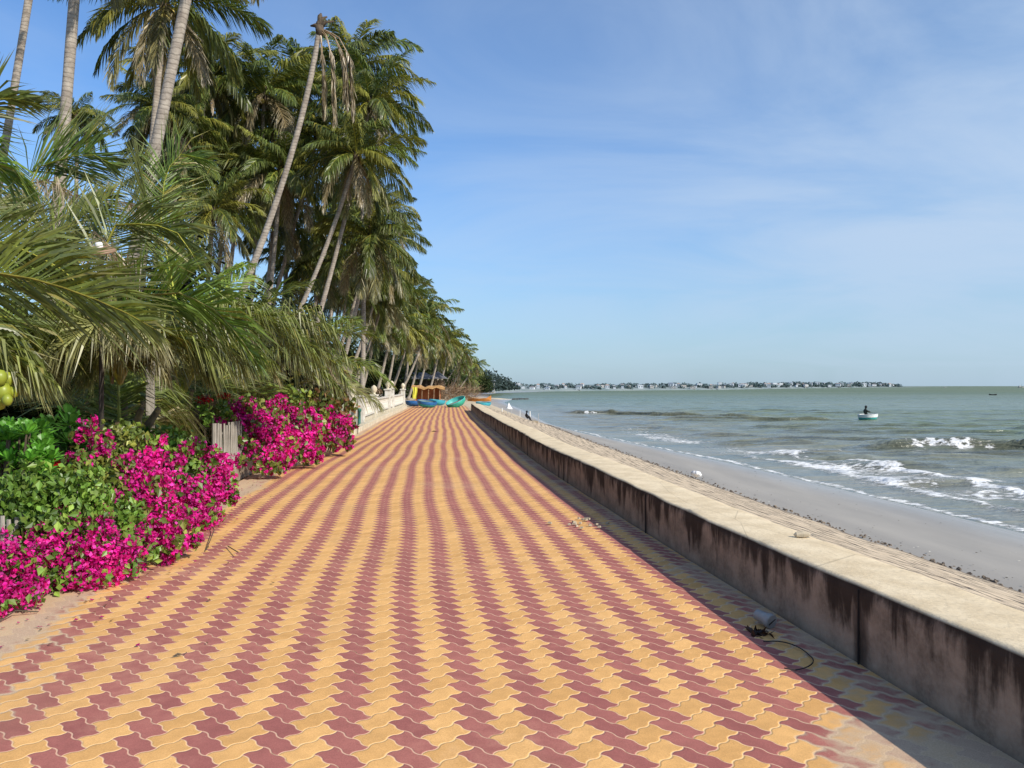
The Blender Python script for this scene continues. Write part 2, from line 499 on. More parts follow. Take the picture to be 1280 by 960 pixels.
# ------------------------------------------------------------------ lines of the place
WY = [-20, 3.2, 7.4, 15, 36.6, 57, 100, 260, 500]
WX = [5.6, 2.17, 1.57, .62, -1.52, -3.26, -7.0, -21, -60]


def wallx(Y):
    acc = 0
    for d_ in (-1.2, -.6, 0, .6, 1.2): acc += np.interp(np.asarray(Y, float) + d_ * 1.5, WY, WX)
    return acc / 5


SY = [-20, 0, 15.6, 19.7, 24, 29.8, 37.4, 48, 61, 99, 140, 175, 190, 250, 330, 411]
SX = [15, 12.6, 10.4, 9.9, 9.3, 8.5, 6.9, 4.6, 2.9, 1.2, -1.5, 0.5, -5.0, -8, -7, 20]


def shorex(Y):
    acc = 0
    for d_ in (-1, -.5, 0, .5, 1): acc += np.interp(np.asarray(Y, float) + d_ * 2.0, SY, SX)
    return acc / 5


def grid_faces(nr, nc):
    i = np.arange(nr - 1)[:, None] * nc + np.arange(nc - 1)[None, :]
    return np.stack([i, i + 1, i + nc + 1, i + nc], -1).reshape(-1, 4)


# ------------------------------------------------------------------ ground
rows = np.concatenate([np.arange(-20, 70, .8), np.arange(70, 200, 4), np.arange(200, 460, 20), [500, 600]])
lat = [-900, -500, -250, -120, -60, -35, -22, -15, -10, -7, -5.9, -5.5, -4, -2, -1, -.3, .25]
V = []
for Y in rows:
    wx, sx = float(wallx(Y)), float(shorex(min(Y, 400)))
    bl = min(1, max(0, (Y - 50) / 8))     # 0: revetment, 1: open beach
    r = []
    for l_ in lat:
        z = -.012
        if l_ > -5.4: z = -.05
        if Y > 56: z = -.02 + .05 * mnoise.noise((l_ * .3, Y * .2, 0))
        r.append((wx + l_, Y, z))
    foot = wx + 5.05
    for q_ in np.linspace(0, 1, 5):      # below the apron, then open slope
        xx = wx + .4 + q_ * 4.4
        za = -.35 - .75 * q_
        zb = -.05 - 1.0 * q_ * q_
        r.append((xx, Y, za * (1 - bl) + zb * bl))
    sx = max(sx, foot + .3)
    for q_ in np.linspace(.12, 1, 9):
        xx = foot + (sx - foot) * q_
        r.append((xx, Y, -.95 + (SEA + .95) * q_ ** .9 - (.1 * bl * (1 - q_))))
    for dx, dz in ((.6, -.05), (2, -.16), (6, -.5), (20, -1.5), (60, -3)):
        r.append((sx + dx, Y, SEA + dz))
    V.append(r)
V = np.array(V)
me = mesh_np('ground', V.reshape(-1, 3), grid_faces(V.shape[0], V.shape[1]), mats=[M['ground']], smooth=True)
tag(link('ground', me), 'sandy soil and grey wet beach beside the promenade', kind='structure')
# sea bed / horizon sheet below the water so nothing is open
me = mesh_np('seabed', [(-9000, -60, -3.5), (16000, -60, -3.5), (16000, 16000, -3.5), (-9000, 16000, -3.5)], [(0, 1, 2, 3)], mats=[M['ground']])
tag(link('seabed', me), kind='structure')

# paved promenade
rows = np.arange(-6, 62.5, .25)
cols = np.linspace(-5.45, .02, 23)
V, UV = [], []
for Y in rows:
    wx = float(wallx(Y))
    nar = interp(Y, [0, 14, 25, 55], [1, 1, .92, .86])
    wav = interp(Y, [0, 6, 12, 60], [0, .06, .3, .3])
    dw = .045 * wav * math.sin(Y * .62 + .6) + .03 * wav * math.sin(Y * .31 + 2) + .02 * math.sin(Y * 1.3)
    for c_ in cols:
        z = .012 * mnoise.noise((c_ * .5, Y * .5, 2)) + .012 * math.sin(Y * .62) * wav * .8
        edge = min(1, (.02 - c_) / .5)
        cc = c_ * nar
        V.append((wx + cc, Y, z * edge * .7))
        UV.append((c_ + dw * (1 - abs(c_ + 2.7) / 3.6) + 2.60, Y - 3.445))
OFFU, OFFV = 2.60, 3.445
# the red block centre sits at (u, v) = (0, 0) -> p,q of a V block centre: (2.5, 1.0)
pc, qc = 2.5, 0.0
ou = (pc - qc) / 2 * math.sqrt(2) * W; ov = (pc + qc) / 2 * math.sqrt(2) * W
# the shader reads sand zones in wall distance, so keep those as float attributes
UVr = np.array(UV)
me = mesh_np('promenade', V, grid_faces(len(rows), len(cols)), mats=[M['paving']], smooth=True, uv=UVr + np.array([ou, ov]),
             fl={'wd': UVr[:, 0] - 2.60, 'along': UVr[:, 1] + 3.445})
tag(link('promenade', me), 'promenade of red and yellow zigzag paving blocks in stripes', kind='structure')
# swap the zone inputs of the paving shader to the float attributes
t = NT(M['paving'])
wd = t.new('ShaderNodeAttribute', attribute_name='wd').outputs['Fac']
al = t.new('ShaderNodeAttribute', attribute_name='along').outputs['Fac']
for n in list(t.n):
    if n.bl_idname == 'ShaderNodeMapRange' and n.inputs[0].is_linked:
        src = n.inputs[0].links[0].from_socket
        if src.node.bl_idname == 'ShaderNodeSeparateXYZ' and src.node.inputs[0].links and src.node.inputs[0].links[0].from_node.bl_idname == 'ShaderNodeUVMap':
            t.l.new(wd if src.name == 'X' else al, n.inputs[0])

# ------------------------------------------------------------------ sea wall
WEND = 50.0


def wall_mesh():
    prof = [(0, -.12), (.0, .0), (.004, .12), (.0, .25), (-.004, .38), (.0, .438), (.014, .455), (.035, .460),
            (.14, .461), (.27, .462), (.4, .459), (.50, .457), (.525, .45), (.54, .42), (.56, .1), (.58, -.2)]
    pv = [-.12, 0, .12, .25, .38, .44, .455, .48, .6, .72, .85, .95, 1, 1.02, 1.3, 1.6]
    ys = np.arange(-6, WEND + .01, .12)
    V, UV = [], []
    for Y in ys:
        wx = float(wallx(Y)); j = 0.0
        for i, (dx, dz) in enumerate(prof):
            n_ = mnoise.noise((Y * 1.9, i * .3, 1)) * .010 + mnoise.noise((Y * 6, i, 5)) * .005
            chip = max(0, mnoise.noise((Y * 3.3, 0, 9)) - .32) * .09 if i in (5, 6) else 0
            V.append((wx + dx + n_ * (1 if i < 6 else .3) + chip, Y, dz + (n_ * .6 if dz > .4 else 0) - chip * .5 + .01 * math.sin(Y * .7) * (dz > .3)))
            UV.append((Y, pv[i]))
    q = grid_faces(len(ys), len(prof))
    # end cap
    nb = len(V); e0 = len(V) - len(prof)
    for i in range(len(prof)): V.append(V[e0 + i]); UV.append((WEND + .2, .2))
    tr = [(nb, nb + i, nb + i + 1) for i in range(1, len(prof) - 1)]
    return mesh_np('sea_wall', V, q, tr, mats=[M['concrete']], smooth=True, uv=UV)


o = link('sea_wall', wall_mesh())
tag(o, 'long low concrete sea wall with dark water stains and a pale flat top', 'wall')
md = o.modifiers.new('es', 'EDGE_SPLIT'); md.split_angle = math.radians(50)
# expansion joints read as narrow dark recesses: thin strips let into the face
# (modelled as proud ribs of stain would look wrong, so each is a real groove-coloured filler)
jm = simple('joint filler', (.03, .022, .018), None, 5, .95)
for Y in (4.42, 8.35, 12.6, 13.4, 17.6, 22, 27, 33, 40):
    wx = float(wallx(Y))
    mb = MB(); mb.box((wx - .0045, Y, .215), (.009, .008, .43))
    j = mb.build('joint', jm, o)

# apron
ys = np.arange(-8, 55, .35)
cs = np.linspace(0, 1, 22)
V, UV = [], []
for Y in ys:
    wx = float(wallx(Y))
    fin = max(0, (Y - 49) / 6)
    for c_ in cs:
        dx = .5 + c_ * (4.7 + .12 * mnoise.noise((Y * .8, 0, 0)))
        z = .40 - 1.42 * c_ + .02 * mnoise.noise((dx * 1.2, Y * .8, 0)) - fin * .6 * (1 - c_)
        V.append((wx + dx, Y, z)); UV.append((Y, c_ * 4.95))
me = mesh_np('stone_apron', V, grid_faces(len(ys), len(cs)), mats=[M['apron']], smooth=True, uv=UV)
tag(link('stone_apron', me), 'sloping sandstone block apron with open joints below the sea wall', kind='structure')
# ragged dark rocks along the apron's foot
mb = MB()
r_ = random.Random(3)
for i in range(1100):
    Y = r_.uniform(1, 52); wx = float(wallx(Y)); s_ = r_.uniform(.01, .035)
    mb.box((wx + 5.15 + r_.gauss(0, .09), Y, -1.0), (s_ * 1.3, s_ * 2.2, s_ * .9), r_.uniform(0, 3), r_.uniform(-.4, .4), r_.uniform(-.4, .4), .6)
o = mb.build('rock_rubble', simple('dark rubble', (.1, .08, .065), (.22, .17, .12), 5, .95, .5))
tag(o, 'broken dark stones strewn along the foot of the apron', 'rubble', kind='stuff')

# ------------------------------------------------------------------ sea
xs = np.concatenate([[-9000, -2000, -500, -120, -40, -15], np.arange(-8, 45, .22), np.geomspace(45.4, 200, 70), np.geomspace(220, 16000, 30)])
ys = np.concatenate([[-60, -20, -5, 3], np.arange(8, 95, .22), np.geomspace(95.4, 400, 90), np.geomspace(420, 16000, 40)])
X, Yg = np.meshgrid(xs, ys)
sh = X - shorex(Yg)
# (y0, slope, x from, x to, height, foam from, foam to, foam strength)
BR = [(34.2, -.30, 15.6, 32, .46, 17.9, 22.8, 1.95), (41.6, -.08, 12, 23, .2, 0, 0, 0), (28.3, -.10, 11.0, 17.5, .2, 11.5, 14, .4),
      (45.5, -.1, 9.5, 15.5, .16, 0, 0, 0), (77.5, -.75, 5.2, 24, .36, 5.8, 11, 1.3), (63.3, -.25, 5.8, 9.0, .26, 6.2, 8.4, 1.2),
      (68.5, -.2, 13.0, 19.6, .34, 13.2, 14.6, 1.2), (53, -.2, 7, 12, .2, 0, 0, 0), (67, -.12, 17, 30, .25, 18.2, 20, 1.3),
      (49, -.05, 16, 34, .14, 0, 0, 0), (57, -.05, 18, 44, .16, 0, 0, 0)]
Z = np.zeros_like(X); FO = np.zeros_like(X); ST = np.zeros_like(X)
for (y0, sl, xa, xb, hh, fa, fb, fs) in BR:
    cy = y0 + sl * (X - (xa + xb) / 2) + .5 * np.sin(X * .55 + y0) + .18 * np.sin(X * 1.9 + y0)
    env = np.clip((X - xa) / 2.2, 0, 1) * np.clip((xb - X) / 3.0, 0, 1)
    dY = Yg - cy
    prof = np.where(dY < 0, np.exp(-(dY / .38) ** 2), np.exp(-(dY / 1.25) ** 2))
    Z += hh * env * prof
    ST += env * np.exp(-((dY + .4) / .34) ** 2) * min(1, hh / .25)
    if fs:
        fe = np.clip((X - fa) / 1.4, 0, 1) * np.clip((fb - X) / 2.0, 0, 1)
        rag = .62 + .5 * np.sin(X * 3.1 + np.sin(X * 7.3) * 1.5) * np.sin(X * 1.7 + 1)
        FO += fs * fe * rag * np.exp(-((dY + .25 + .25 * np.sin(X * 4.4)) / np.where(dY < 0, .62, .2)) ** 2)
    FO += .25 * env * np.exp(-((dY + .9) / .8) ** 2) * (hh > .15)
rw = np.random.default_rng(12)
for k_ in range(120):
    yy = 22 * (95 / 22) ** rw.uniform(0, 1); xa = float(shorex(yy)) + rw.uniform(3, 60) * (yy / 50); ln_ = rw.uniform(3, 11); hh = rw.uniform(.06, .16)
    dd_ = Yg - (yy - .1 * (X - xa) + .35 * np.sin(X * .9 + k_))
    env = np.clip((X - xa) / 1.5, 0, 1) * np.clip((xa + ln_ - X) / 2, 0, 1)
    Z += hh * env * np.where(dd_ < 0, np.exp(-(dd_ / .3) ** 2), np.exp(-(dd_ / .9) ** 2)); ST += .6 * env * np.exp(-((dd_ + .3) / .25) ** 2)
    if k_ % 3 == 0: FO += .55 * env * np.exp(-((dd_ + .15) / .22) ** 2)
nn = np.zeros_like(X); n2 = np.zeros_like(X)
dense = (X > -10) & (X < 200) & (Yg > 5) & (Yg < 400)
idx = np.argwhere(dense)
for (i, j) in idx:
    x_, y_ = X[i, j], Yg[i, j]
    nn[i, j] = mnoise.noise((x_ * .22, y_ * .6, 0)) + .5 * mnoise.noise((x_ * .6, y_ * 1.5, 3))
    if y_ < 60: n2[i, j] = mnoise.noise((x_ * .3, y_ * .45, 7)) + .5 * mnoise.noise((x_ * .9, y_ * 1.2, 9))
fade = np.clip(sh / 5, 0, 1) * np.clip((400 - Yg) / 200, 0, 1)
Z += .17 * nn * fade
# shore wash: broken foam over the last metres, with a lace edge
wash = np.clip(1 - np.abs(sh - 3.2) / 4.2, 0, 1) * np.clip((70 - Yg) / 20, 0, 1)
FO += wash * (.82 + .6 * n2) * np.clip((X - 3) / 5, .55, 1)
edge = np.exp(-((sh - .25 - .2 * n2) / .22) ** 2)
FO += 1.0 * edge * np.clip((70 - Yg) / 20, 0, 1)
for k_, (off, amp) in enumerate(((2.1, .6), (4.6, .8), (6.6, .45))):
    ln = np.exp(-((sh - off - .7 * n2 - .25 * np.sin(Yg * .5 + k_)) / .32) ** 2)
    FO += amp * ln * np.clip((38 - Yg) / 8, 0, 1)
    Z += .06 * ln * np.clip((38 - Yg) / 8, 0, 1) * np.clip(sh / 2, 0, 1)
FO = np.clip(FO, 0, 1.4)
FO[sh < -.3] = 0
SHAL = np.clip(1 - (sh - 2) / 26, 0, 1) * np.clip((150 - Yg) / 60, 0, 1)
Zs = SEA + Z + np.clip(.02 * np.clip(sh, -1, 1), -.02, .02)
me = mesh_np('sea', np.stack([X, Yg, Zs], -1).reshape(-1, 3), grid_faces(*X.shape), mats=[M['water']], smooth=True,
             fl={'foam': FO.ravel(), 'shallow': SHAL.ravel(), 'steep': np.clip(ST, 0, 1).ravel()})
tag(link('sea', me), 'grey green choppy sea with white breakers', kind='structure')


# ------------------------------------------------------------------ foliage generator
def lin(*c): return np.array(c)


G_DARK, G_MID, G_YEL = lin(.036, .062, .014), lin(.14, .18, .035), lin(.42, .37, .06)
G_FRESH = lin(.16, .27, .035)
DRY, GREYDRY = lin(.42, .31, .19), lin(.46, .40, .29)


def frond(pts, n=60, Lm=.8, w=.035, grav=.5, roll=0.0, tone=G_MID, dry=0.0, up=.35, rach=.022, seed=0, tip=G_YEL, tipf=.25, angle=55, start=.16, rc=None):
    rg = np.random.default_rng(seed)
    pts = np.asarray(pts, float)
    # resample
    seg = np.linalg.norm(np.diff(pts, axis=0), axis=1); s = np.concatenate([[0], np.cumsum(seg)])
    L = s[-1]

    def P(tt): return np.stack([np.interp(tt * L, s, pts[:, i]) for i in range(3)], -1)
    # rachis, a 4 sided tapering tube
    tt = np.linspace(0, 1, 13); R = P(tt)
    T = np.gradient(R, axis=0); T /= np.linalg.norm(T, axis=1, keepdims=True)
    upv = np.array([0, 0, 1.0]) + 0 * T
    S = np.cross(T, upv); S /= np.maximum(1e-6, np.linalg.norm(S, axis=1, keepdims=True))
    N = np.cross(S, T)
    rad = rach * (1.05 - .9 * tt)[:, None]
    rv = np.stack([R + S * rad, R + N * rad * .7, R - S * rad, R - N * rad * .7], 1).reshape(-1, 3)
    rq = []
    for i in range(12):
        for k in range(4): rq.append((i * 4 + k, i * 4 + (k + 1) % 4, i * 4 + 4 + (k + 1) % 4, i * 4 + 4 + k))
    rcol = (tone * .8 + G_YEL * .8) if rc is None else rc
    rcol = rcol * (1 - dry) + DRY * dry
    rc_ = np.tile(rcol, (len(rv), 1))
    # leaflets
    t1 = start + (1 - start) * (np.arange(n) + rg.uniform(-.3, .3, n)) / n
    t1 = np.clip(np.concatenate([t1, t1]), 0, .995); side = np.concatenate([np.ones(n), -np.ones(n)])
    B = P(t1); Tt = P(np.clip(t1 + .01, 0, 1)) - P(np.clip(t1 - .01, 0, 1)); Tt /= np.linalg.norm(Tt, axis=1, keepdims=True)
    S = np.cross(Tt, np.tile([0, 0, 1.0], (2 * n, 1))); S /= np.maximum(1e-6, np.linalg.norm(S, axis=1, keepdims=True))
    N = np.cross(S, Tt)
    cr, sr = math.cos(roll), math.sin(roll)
    S, N = S * cr + N * sr, N * cr - S * sr
    ang = np.radians(angle * (1 - .55 * (t1 - start) / (1 - start)) + rg.normal(0, 5, 2 * n))
    rel = (t1 - start) / (1 - start)
    ll = Lm * np.clip(.45 + 1.6 * rel * (1 - rel) * 1.6, 0, 1.02) * (1 - .5 * np.clip((rel - .75) / .25, 0, 1)) * rg.uniform(.85, 1.1, 2 * n)
    D = Tt * np.cos(ang)[:, None] + S * (np.sin(ang) * side)[:, None] + N * (up + rg.normal(0, .10, 2 * n))[:, None]
    D /= np.linalg.norm(D, axis=1, keepdims=True)
    g = (grav * rg.uniform(.7, 1.35, 2 * n))[:, None]
    down = np.array([0, 0, -1.0])
    D1 = D + down * g * .35; D1 /= np.linalg.norm(D1, axis=1, keepdims=True)
    D2 = D + down * g * 1.5 + rg.normal(0, .10 + .25 * dry, (2 * n, 3)); D2 /= np.linalg.norm(D2, axis=1, keepdims=True)
    Wd = np.cross(D, N); Wd /= np.maximum(1e-6, np.linalg.norm(Wd, axis=1, keepdims=True))
    Wd = Wd + N * rg.normal(0, .6, 2 * n)[:, None]
    wv = w * rg.uniform(.8, 1.15, 2 * n)[:, None] * .5 * (1 - .35 * dry)
    lv = ll[:, None]
    m1 = B + D1 * lv * .45
    m2 = m1 + D2 * lv * .55
    v = np.stack([B - Wd * wv * .5, B + Wd * wv * .5, m1 - Wd * wv, m1 + Wd * wv, m2], 1)
    base = len(rv)
    i0 = base + np.arange(2 * n) * 5
    q = np.stack([i0, i0 + 1, i0 + 3, i0 + 2], 1); tr = np.stack([i0 + 2, i0 + 3, i0 + 4], 1)
    rnd = rg.uniform(.5, 1.4, 2 * n)[:, None]
    c0 = tone[None] * rnd
    yel = rg.uniform(0, 1, 2 * n)[:, None] < .06
    c0 = np.where(yel, G_YEL[None] * .7, c0)
    ctip = c0 * (1 - tipf) + tip[None] * tipf
    c0 = c0 * (1 - dry) + (DRY * (1 - .3 * dry))[None] * rnd * dry
    ctip = ctip * (1 - dry) + GREYDRY[None] * rnd * dry
    cc = np.stack([c0, c0, c0 * .7 + ctip * .3, c0 * .7 + ctip * .3, ctip], 1).reshape(-1, 3)
    return np.concatenate([rv, v.reshape(-1, 3)]), np.concatenate([np.array(rq), q]), tr, np.concatenate([rc_, cc])


class FB:
    def __init__(s): s.v, s.q, s.t, s.c, s.n = [], [], [], [], 0

    def add(s, r):
        v, q, tr, c = r
        s.v.append(v); s.c.append(c)
        if len(q): s.q.append(np.asarray(q) + s.n)
        if len(tr): s.t.append(np.asarray(tr) + s.n)
        s.n += len(v)

    def mesh(s, name, mat):
        return mesh_np(name, np.concatenate(s.v), np.concatenate(s.q) if s.q else None, np.concatenate(s.t) if s.t else None, col=np.concatenate(s.c), mats=[mat])


def arc(o, az, e0, droop, L, side=0.0, n=12, pw=1.2):
    p = np.array(o, float); out = [p.copy()]
    for i in range(n):
        tt = (i + .5) / n
        el = e0 - droop * tt ** pw; a = az + side * tt
        p = p + np.array([math.cos(a) * math.cos(el), math.sin(a) * math.cos(el), math.sin(el)]) * L / n
        out.append(p.copy())
    return out


def crown_mesh(seed, nf=26, L=4.5, n=64, w=.062, far=False, wind=0.0):
    r = random.Random(seed); fb = FB()
    for i in range(nf):
        f = i / (nf - 1)
        az = i * 2.39996 + r.uniform(-.25, .25)
        e0 = math.radians(84 - 128 * f ** .95 + r.uniform(-9, 9))
        dr = math.radians(r.uniform(60, 100) - 25 * f)
        if e0 - dr < math.radians(-88): dr = e0 + math.radians(88)
        l_ = L * r.uniform(.85, 1.08) * (.72 + .28 * min(1, f * 5))
        tone = G_DARK * (1 - f) * .6 + G_MID * (.45 + .45 * r.random()) + G_DARK * .3
        tone = tone * r.uniform(.65, 1.35)
        if r.random() < .25: tone = tone * .6 + G_YEL * .45
        dry = 0.0
        if f > .84: dry = r.choice([0, .35, .8])
        pts = arc((.1 * math.cos(az), .1 * math.sin(az), 0), az + wind * math.sin(az) * 0, e0, dr, l_, r.uniform(-.5, .5), pw=1.0)
        fb.add(frond(pts, n=n, Lm=1.25 * r.uniform(.85, 1.1), w=w, grav=.55 + .9 * r.random(), roll=r.uniform(-.8, .8), tone=tone, dry=dry, up=.12,
                     rach=.035, seed=seed * 100 + i, tipf=r.choice([.1, .25, .4]), angle=52, tip=lin(.34, .34, .16), start=.1))
    # dead skirt
    for i in range(6):
        az = r.uniform(0, 6.3)
        fb.add(frond(arc((.12 * math.cos(az), .12 * math.sin(az), -.2), az, math.radians(-45), math.radians(38), L * .62), n=n // 2, Lm=.5, w=w * .8,
                     grav=2.5, tone=DRY, dry=.95, rach=.03, seed=seed * 77 + i))
    me = fb.mesh('crown', M['foliage'])
    return me


CROWNS = [crown_mesh(11 + i, nf=34 + (i % 3) * 2, L=4.4 + .25 * (i % 2)) for i in range(5)]
CROWNS_FAR = [crown_mesh(31 + i, nf=30, n=34, w=.12, L=4.6) for i in range(3)]


def trunk_curve(top, base, bend, n=16):
    top, base = Vector(top), Vector(base)
    mid = (top + base) / 2 + Vector(bend)
    return [((1 - s) ** 2 * base + 2 * s * (1 - s) * mid + s * s * top) for s in [i / n for i in range(n + 1)]]


def palm(top, base, bend, label, rt=.11, rb=.17, crown=None, sc=1.0, nuts=0, group=None, detail=True, cap=True):
    """top, base: world points"""
    base = Vector(base)
    root = empty('coconut_palm', base, label, 'palm tree', group)
    pts = [p - base for p in trunk_curve(top, base, bend, 40 if detail else 14)]
    n = len(pts)
    rad = []
    for i in range(n):
        f = i / (n - 1)
        rr = rb + (rt - rb) * min(1, f * 1.6 + 0.1) + .10 * max(0, .06 - f) / .06
        rad.append(rr * (1 + .015 * math.sin(i * 1.3)))
    mb = MB(); mb.tube(pts, rad, 12 if detail else 7)
    mb.build('trunk', M['bark'], root, smooth=True)
    tp = Vector(top) - base
    if crown is not None:
        c = link('crown', crown, root, tp + Vector((0, 0, .05)))
        c.rotation_euler = (random.uniform(-.12, .12), random.uniform(-.05, .2), random.uniform(0, 6.28)); c.scale = (sc, sc, sc)
        hb = MB(); hb.lathe([(rt * .9, -.5), (rt * 1.6, -.25), (rt * 1.9, .05), (rt * 1.2, .45), (.03, .9)], 9, tp, wob=.12)
        hb.build('leaf_base', M['brown'], root, smooth=True)
    for i in range(nuts):
        a = i * 2.4
        nb = MB(); nb.lathe([(.001, -.15), (.08, -.12), (.12, -.03), (.12, .05), (.07, .13), (.001, .15)], 8, tp + Vector((.3 * math.cos(a), .3 * math.sin(a), -.25 - .12 * (i % 3))))
        nb.build('coconut', M['coconut_tan'], root, smooth=True)
    return root


def gy(Y): return HY + 1536 / Y


def palm_px(tx, ty, Y, bx, bend, label, crown, sc=1.0, rt=.11, rb=.17, nuts=0, Yb=None, group=None, detail=True):
    Yb = Yb or Y
    top = at(tx, ty, Y); base = np.array([(bx - HX) * Yb / F, Yb, -.03])
    return palm(top, base, bend, label, rt, rb, crown, sc, nuts, group, detail)


C, CF = CROWNS, CROWNS_FAR
# tall palms, left to right
palm_px(62, -175, 26, -55, (.1, 0, 0), 'tall palm at the far left whose thin bare trunk slants out of the frame', C[0], 1, .12, .17)
palm_px(108, -235, 19, 46, (.1, 0, 0), 'tall palm with pale ringed trunk rising out of the frame beside the far left one', C[1], .95, .125, .19)
palm_px(282, -240, 18.5, 120, (-.1, 0, 0), 'tall palm with slanting pale trunk crossing in front of the dark upper crown', C[2], .92, .125, .19)
palm_px(205, 8, 31, 150, (.2, 0, 0), 'palm with wide dark crown at the top edge, brown dead fronds hanging from it', C[3], .92, .12, .18, 6)
palm_px(96, 148, 46, 92, (0, 0, 0), 'small dark palm crown standing against the blue gap at the upper left', C[4], .58)
palm_px(196, 135, 38, 165, (0, 0, 0), 'shaggy palm crown just below the top left crown, left of the slanting trunk', C[0], .62)
palm_px(258, 95, 42, 215, (0, 0, 0), 'palm crown in shade right of the slanting pale trunk', C[2], .95)
palm_px(330, 118, 44, 300, (.3, 0, 0), 'palm bearing a cluster of yellowish coconuts left of the broken palm', C[1], 1.0, nuts=7)
palm_px(443, 84, 48, 452, (.6, 0, 0), 'tallest bushy palm crown right behind the broken palm top', C[4], 1.12, nuts=3)
palm_px(462, 130, 42, 360, (.6, 0, 0), 'wide palm crown reaching farthest to the right against the upper sky', C[3], .84)
palm_px(445, 195, 40, 305, (.9, 0, -.3), 'palm with bright leaning trunk under the tall bushy crowns', C[0], .82, .11, .15, 4)
palm_px(395, 175, 46, 300, (.3, 0, 0), 'palm crown behind the lower half of the broken palm trunk', C[2], .9)
palm_px(300, 215, 44, 262, (.3, 0, 0), 'palm crown low between the coconut bearing palm and the young palms', C[3], .9)
palm_px(345, 262, 46, 310, (.2, 0, 0), 'palm in the grove with fronds hanging behind two crossing trunks', C[4], .82)
palm_px(232, 212, 42, 200, (.2, 0, 0), 'dim palm crown low behind the upright young fronds', C[1], .85)
palm_px(462, 300, 46, 412, (.3, 0, 0), 'full drooping palm crown in the middle of the row, lit on its sea side', C[1], .9, nuts=3)
palm_px(474, 262, 52, 398, (.5, 0, 0), 'palm whose crown edges the sky above the middle of the row', C[0], .72)
palm_px(405, 300, 52, 372, (.2, 0, 0), 'shaded palm crown left of the full drooping one', C[3], .9)
palm_px(478, 338, 58, 420, (.5, 0, 0), 'palm crown filling the right side of the row below the sky edge', C[4], .78)
palm_px(480, 372, 62, 430, (.4, 0, 0), 'low palm crown above the bundle of thin trunks', C[2], .8)
palm_px(436, 360, 58, 400, (.3, 0, 0), 'low shaded palm crown left of the bundle of thin trunks', C[1], .85)
palm_px(534, 396, 84, 494, (.9, 0, -.5), 'rounded palm crown standing out where the row drops toward the sea', CF[0], .95, .12, .17)
palm_px(518, 375, 88, 503, (.3, 0, 0), 'palm just left of the rounded crown with straight pale trunk', CF[1], .85)
palm_px(512, 415, 80, 484, (.4, 0, 0), 'palm with slender trunk in the leaning bundle, nearest the white fence', CF[2], .8)
palm_px(524, 425, 90, 510, (.6, 0, 0), 'palm with slender trunk on the right of the leaning bundle', CF[0], .8)
palm_px(497, 405, 76, 480, (.3, 0, 0), 'palm with low crown at the left of the leaning bundle', CF[1], .8)
palm_px(550, 428, 102, 534, (.4, 0, 0), 'palm between the rounded crown and the smaller far palms', CF[2], .8)
palm_px(562, 424, 108, 545, (.5, 0, 0), 'small far palm, first one past the rounded crown', CF[1], .72)
palm_px(579, 440, 128, 545, (.3, 0, -.4), 'far palm leaning strongly to the right on a pale slanting trunk', CF[0], .7)
palm_px(594, 456, 150, 568, (.5, 0, 0), 'outermost small palm at the right tip of the row', CF[2], .66)
palm_px(586, 474, 158, 566, (.5, 0, 0), 'lowest small palm at the right tip of the row, above the dry brush', CF[1], .75)
palm_px(572, 447, 140, 560, (.3, 0, 0), 'far palm with crown tucked under the first small one', CF[1], .7)
palm_px(545, 440, 112, 538, (.2, 0, 0), 'far palm standing over the dark roofed pavilion', CF[2], .75)


for (tx, ty, Y, bx, ci, sc, lb) in (
    (222, 160, 40, 195, 4, .7, 'shadowy palm crown right behind the slanting pale trunk'),
    (285, 165, 48, 255, 1, .9, 'palm crown in the shade just under the coconut bearing palm, to its left'),
    (375, 110, 50, 340, 3, .9, 'palm crown filling the space behind the upper trunk of the broken palm'),
    (350, 215, 42, 318, 0, .8, 'low palm crown seen between the two crossing trunks'),
    (265, 265, 38, 240, 3, .7, 'short palm crown behind the stiff young fronds'),
    (430, 255, 56, 395, 2, .95, 'palm crown hanging in deep shade under the tall bushy crowns'),
    (380, 330, 50, 352, 1, .8, 'short palm crown low behind the broken palm trunk foot'),
    (450, 345, 66, 415, 4, .9, 'palm crown behind the full drooping one, nearer the fence'),
    (480, 305, 66, 440, 3, .8, 'palm crown at the sky edge above the rounded far crown'),
    (500, 358, 74, 468, 2, .75, 'palm crown at the sky edge just above the rounded far crown'),
    (470, 410, 74, 448, 0, .8, 'low palm crown over the thin trunks, left side'),
    (540, 415, 96, 520, 1, .75, 'palm crown tucked behind the rounded one on its right'),
    (556, 436, 112, 540, 2, .7, 'palm crown low between the rounded crown and the leaning far palm'),
    (578, 455, 138, 560, 3, .72, 'small palm crown below the leaning far palm')):
    palm_px(tx, ty, Y, bx, (.3, 0, 0), lb, C[ci] if Y < 90 else CF[ci % 3], sc)


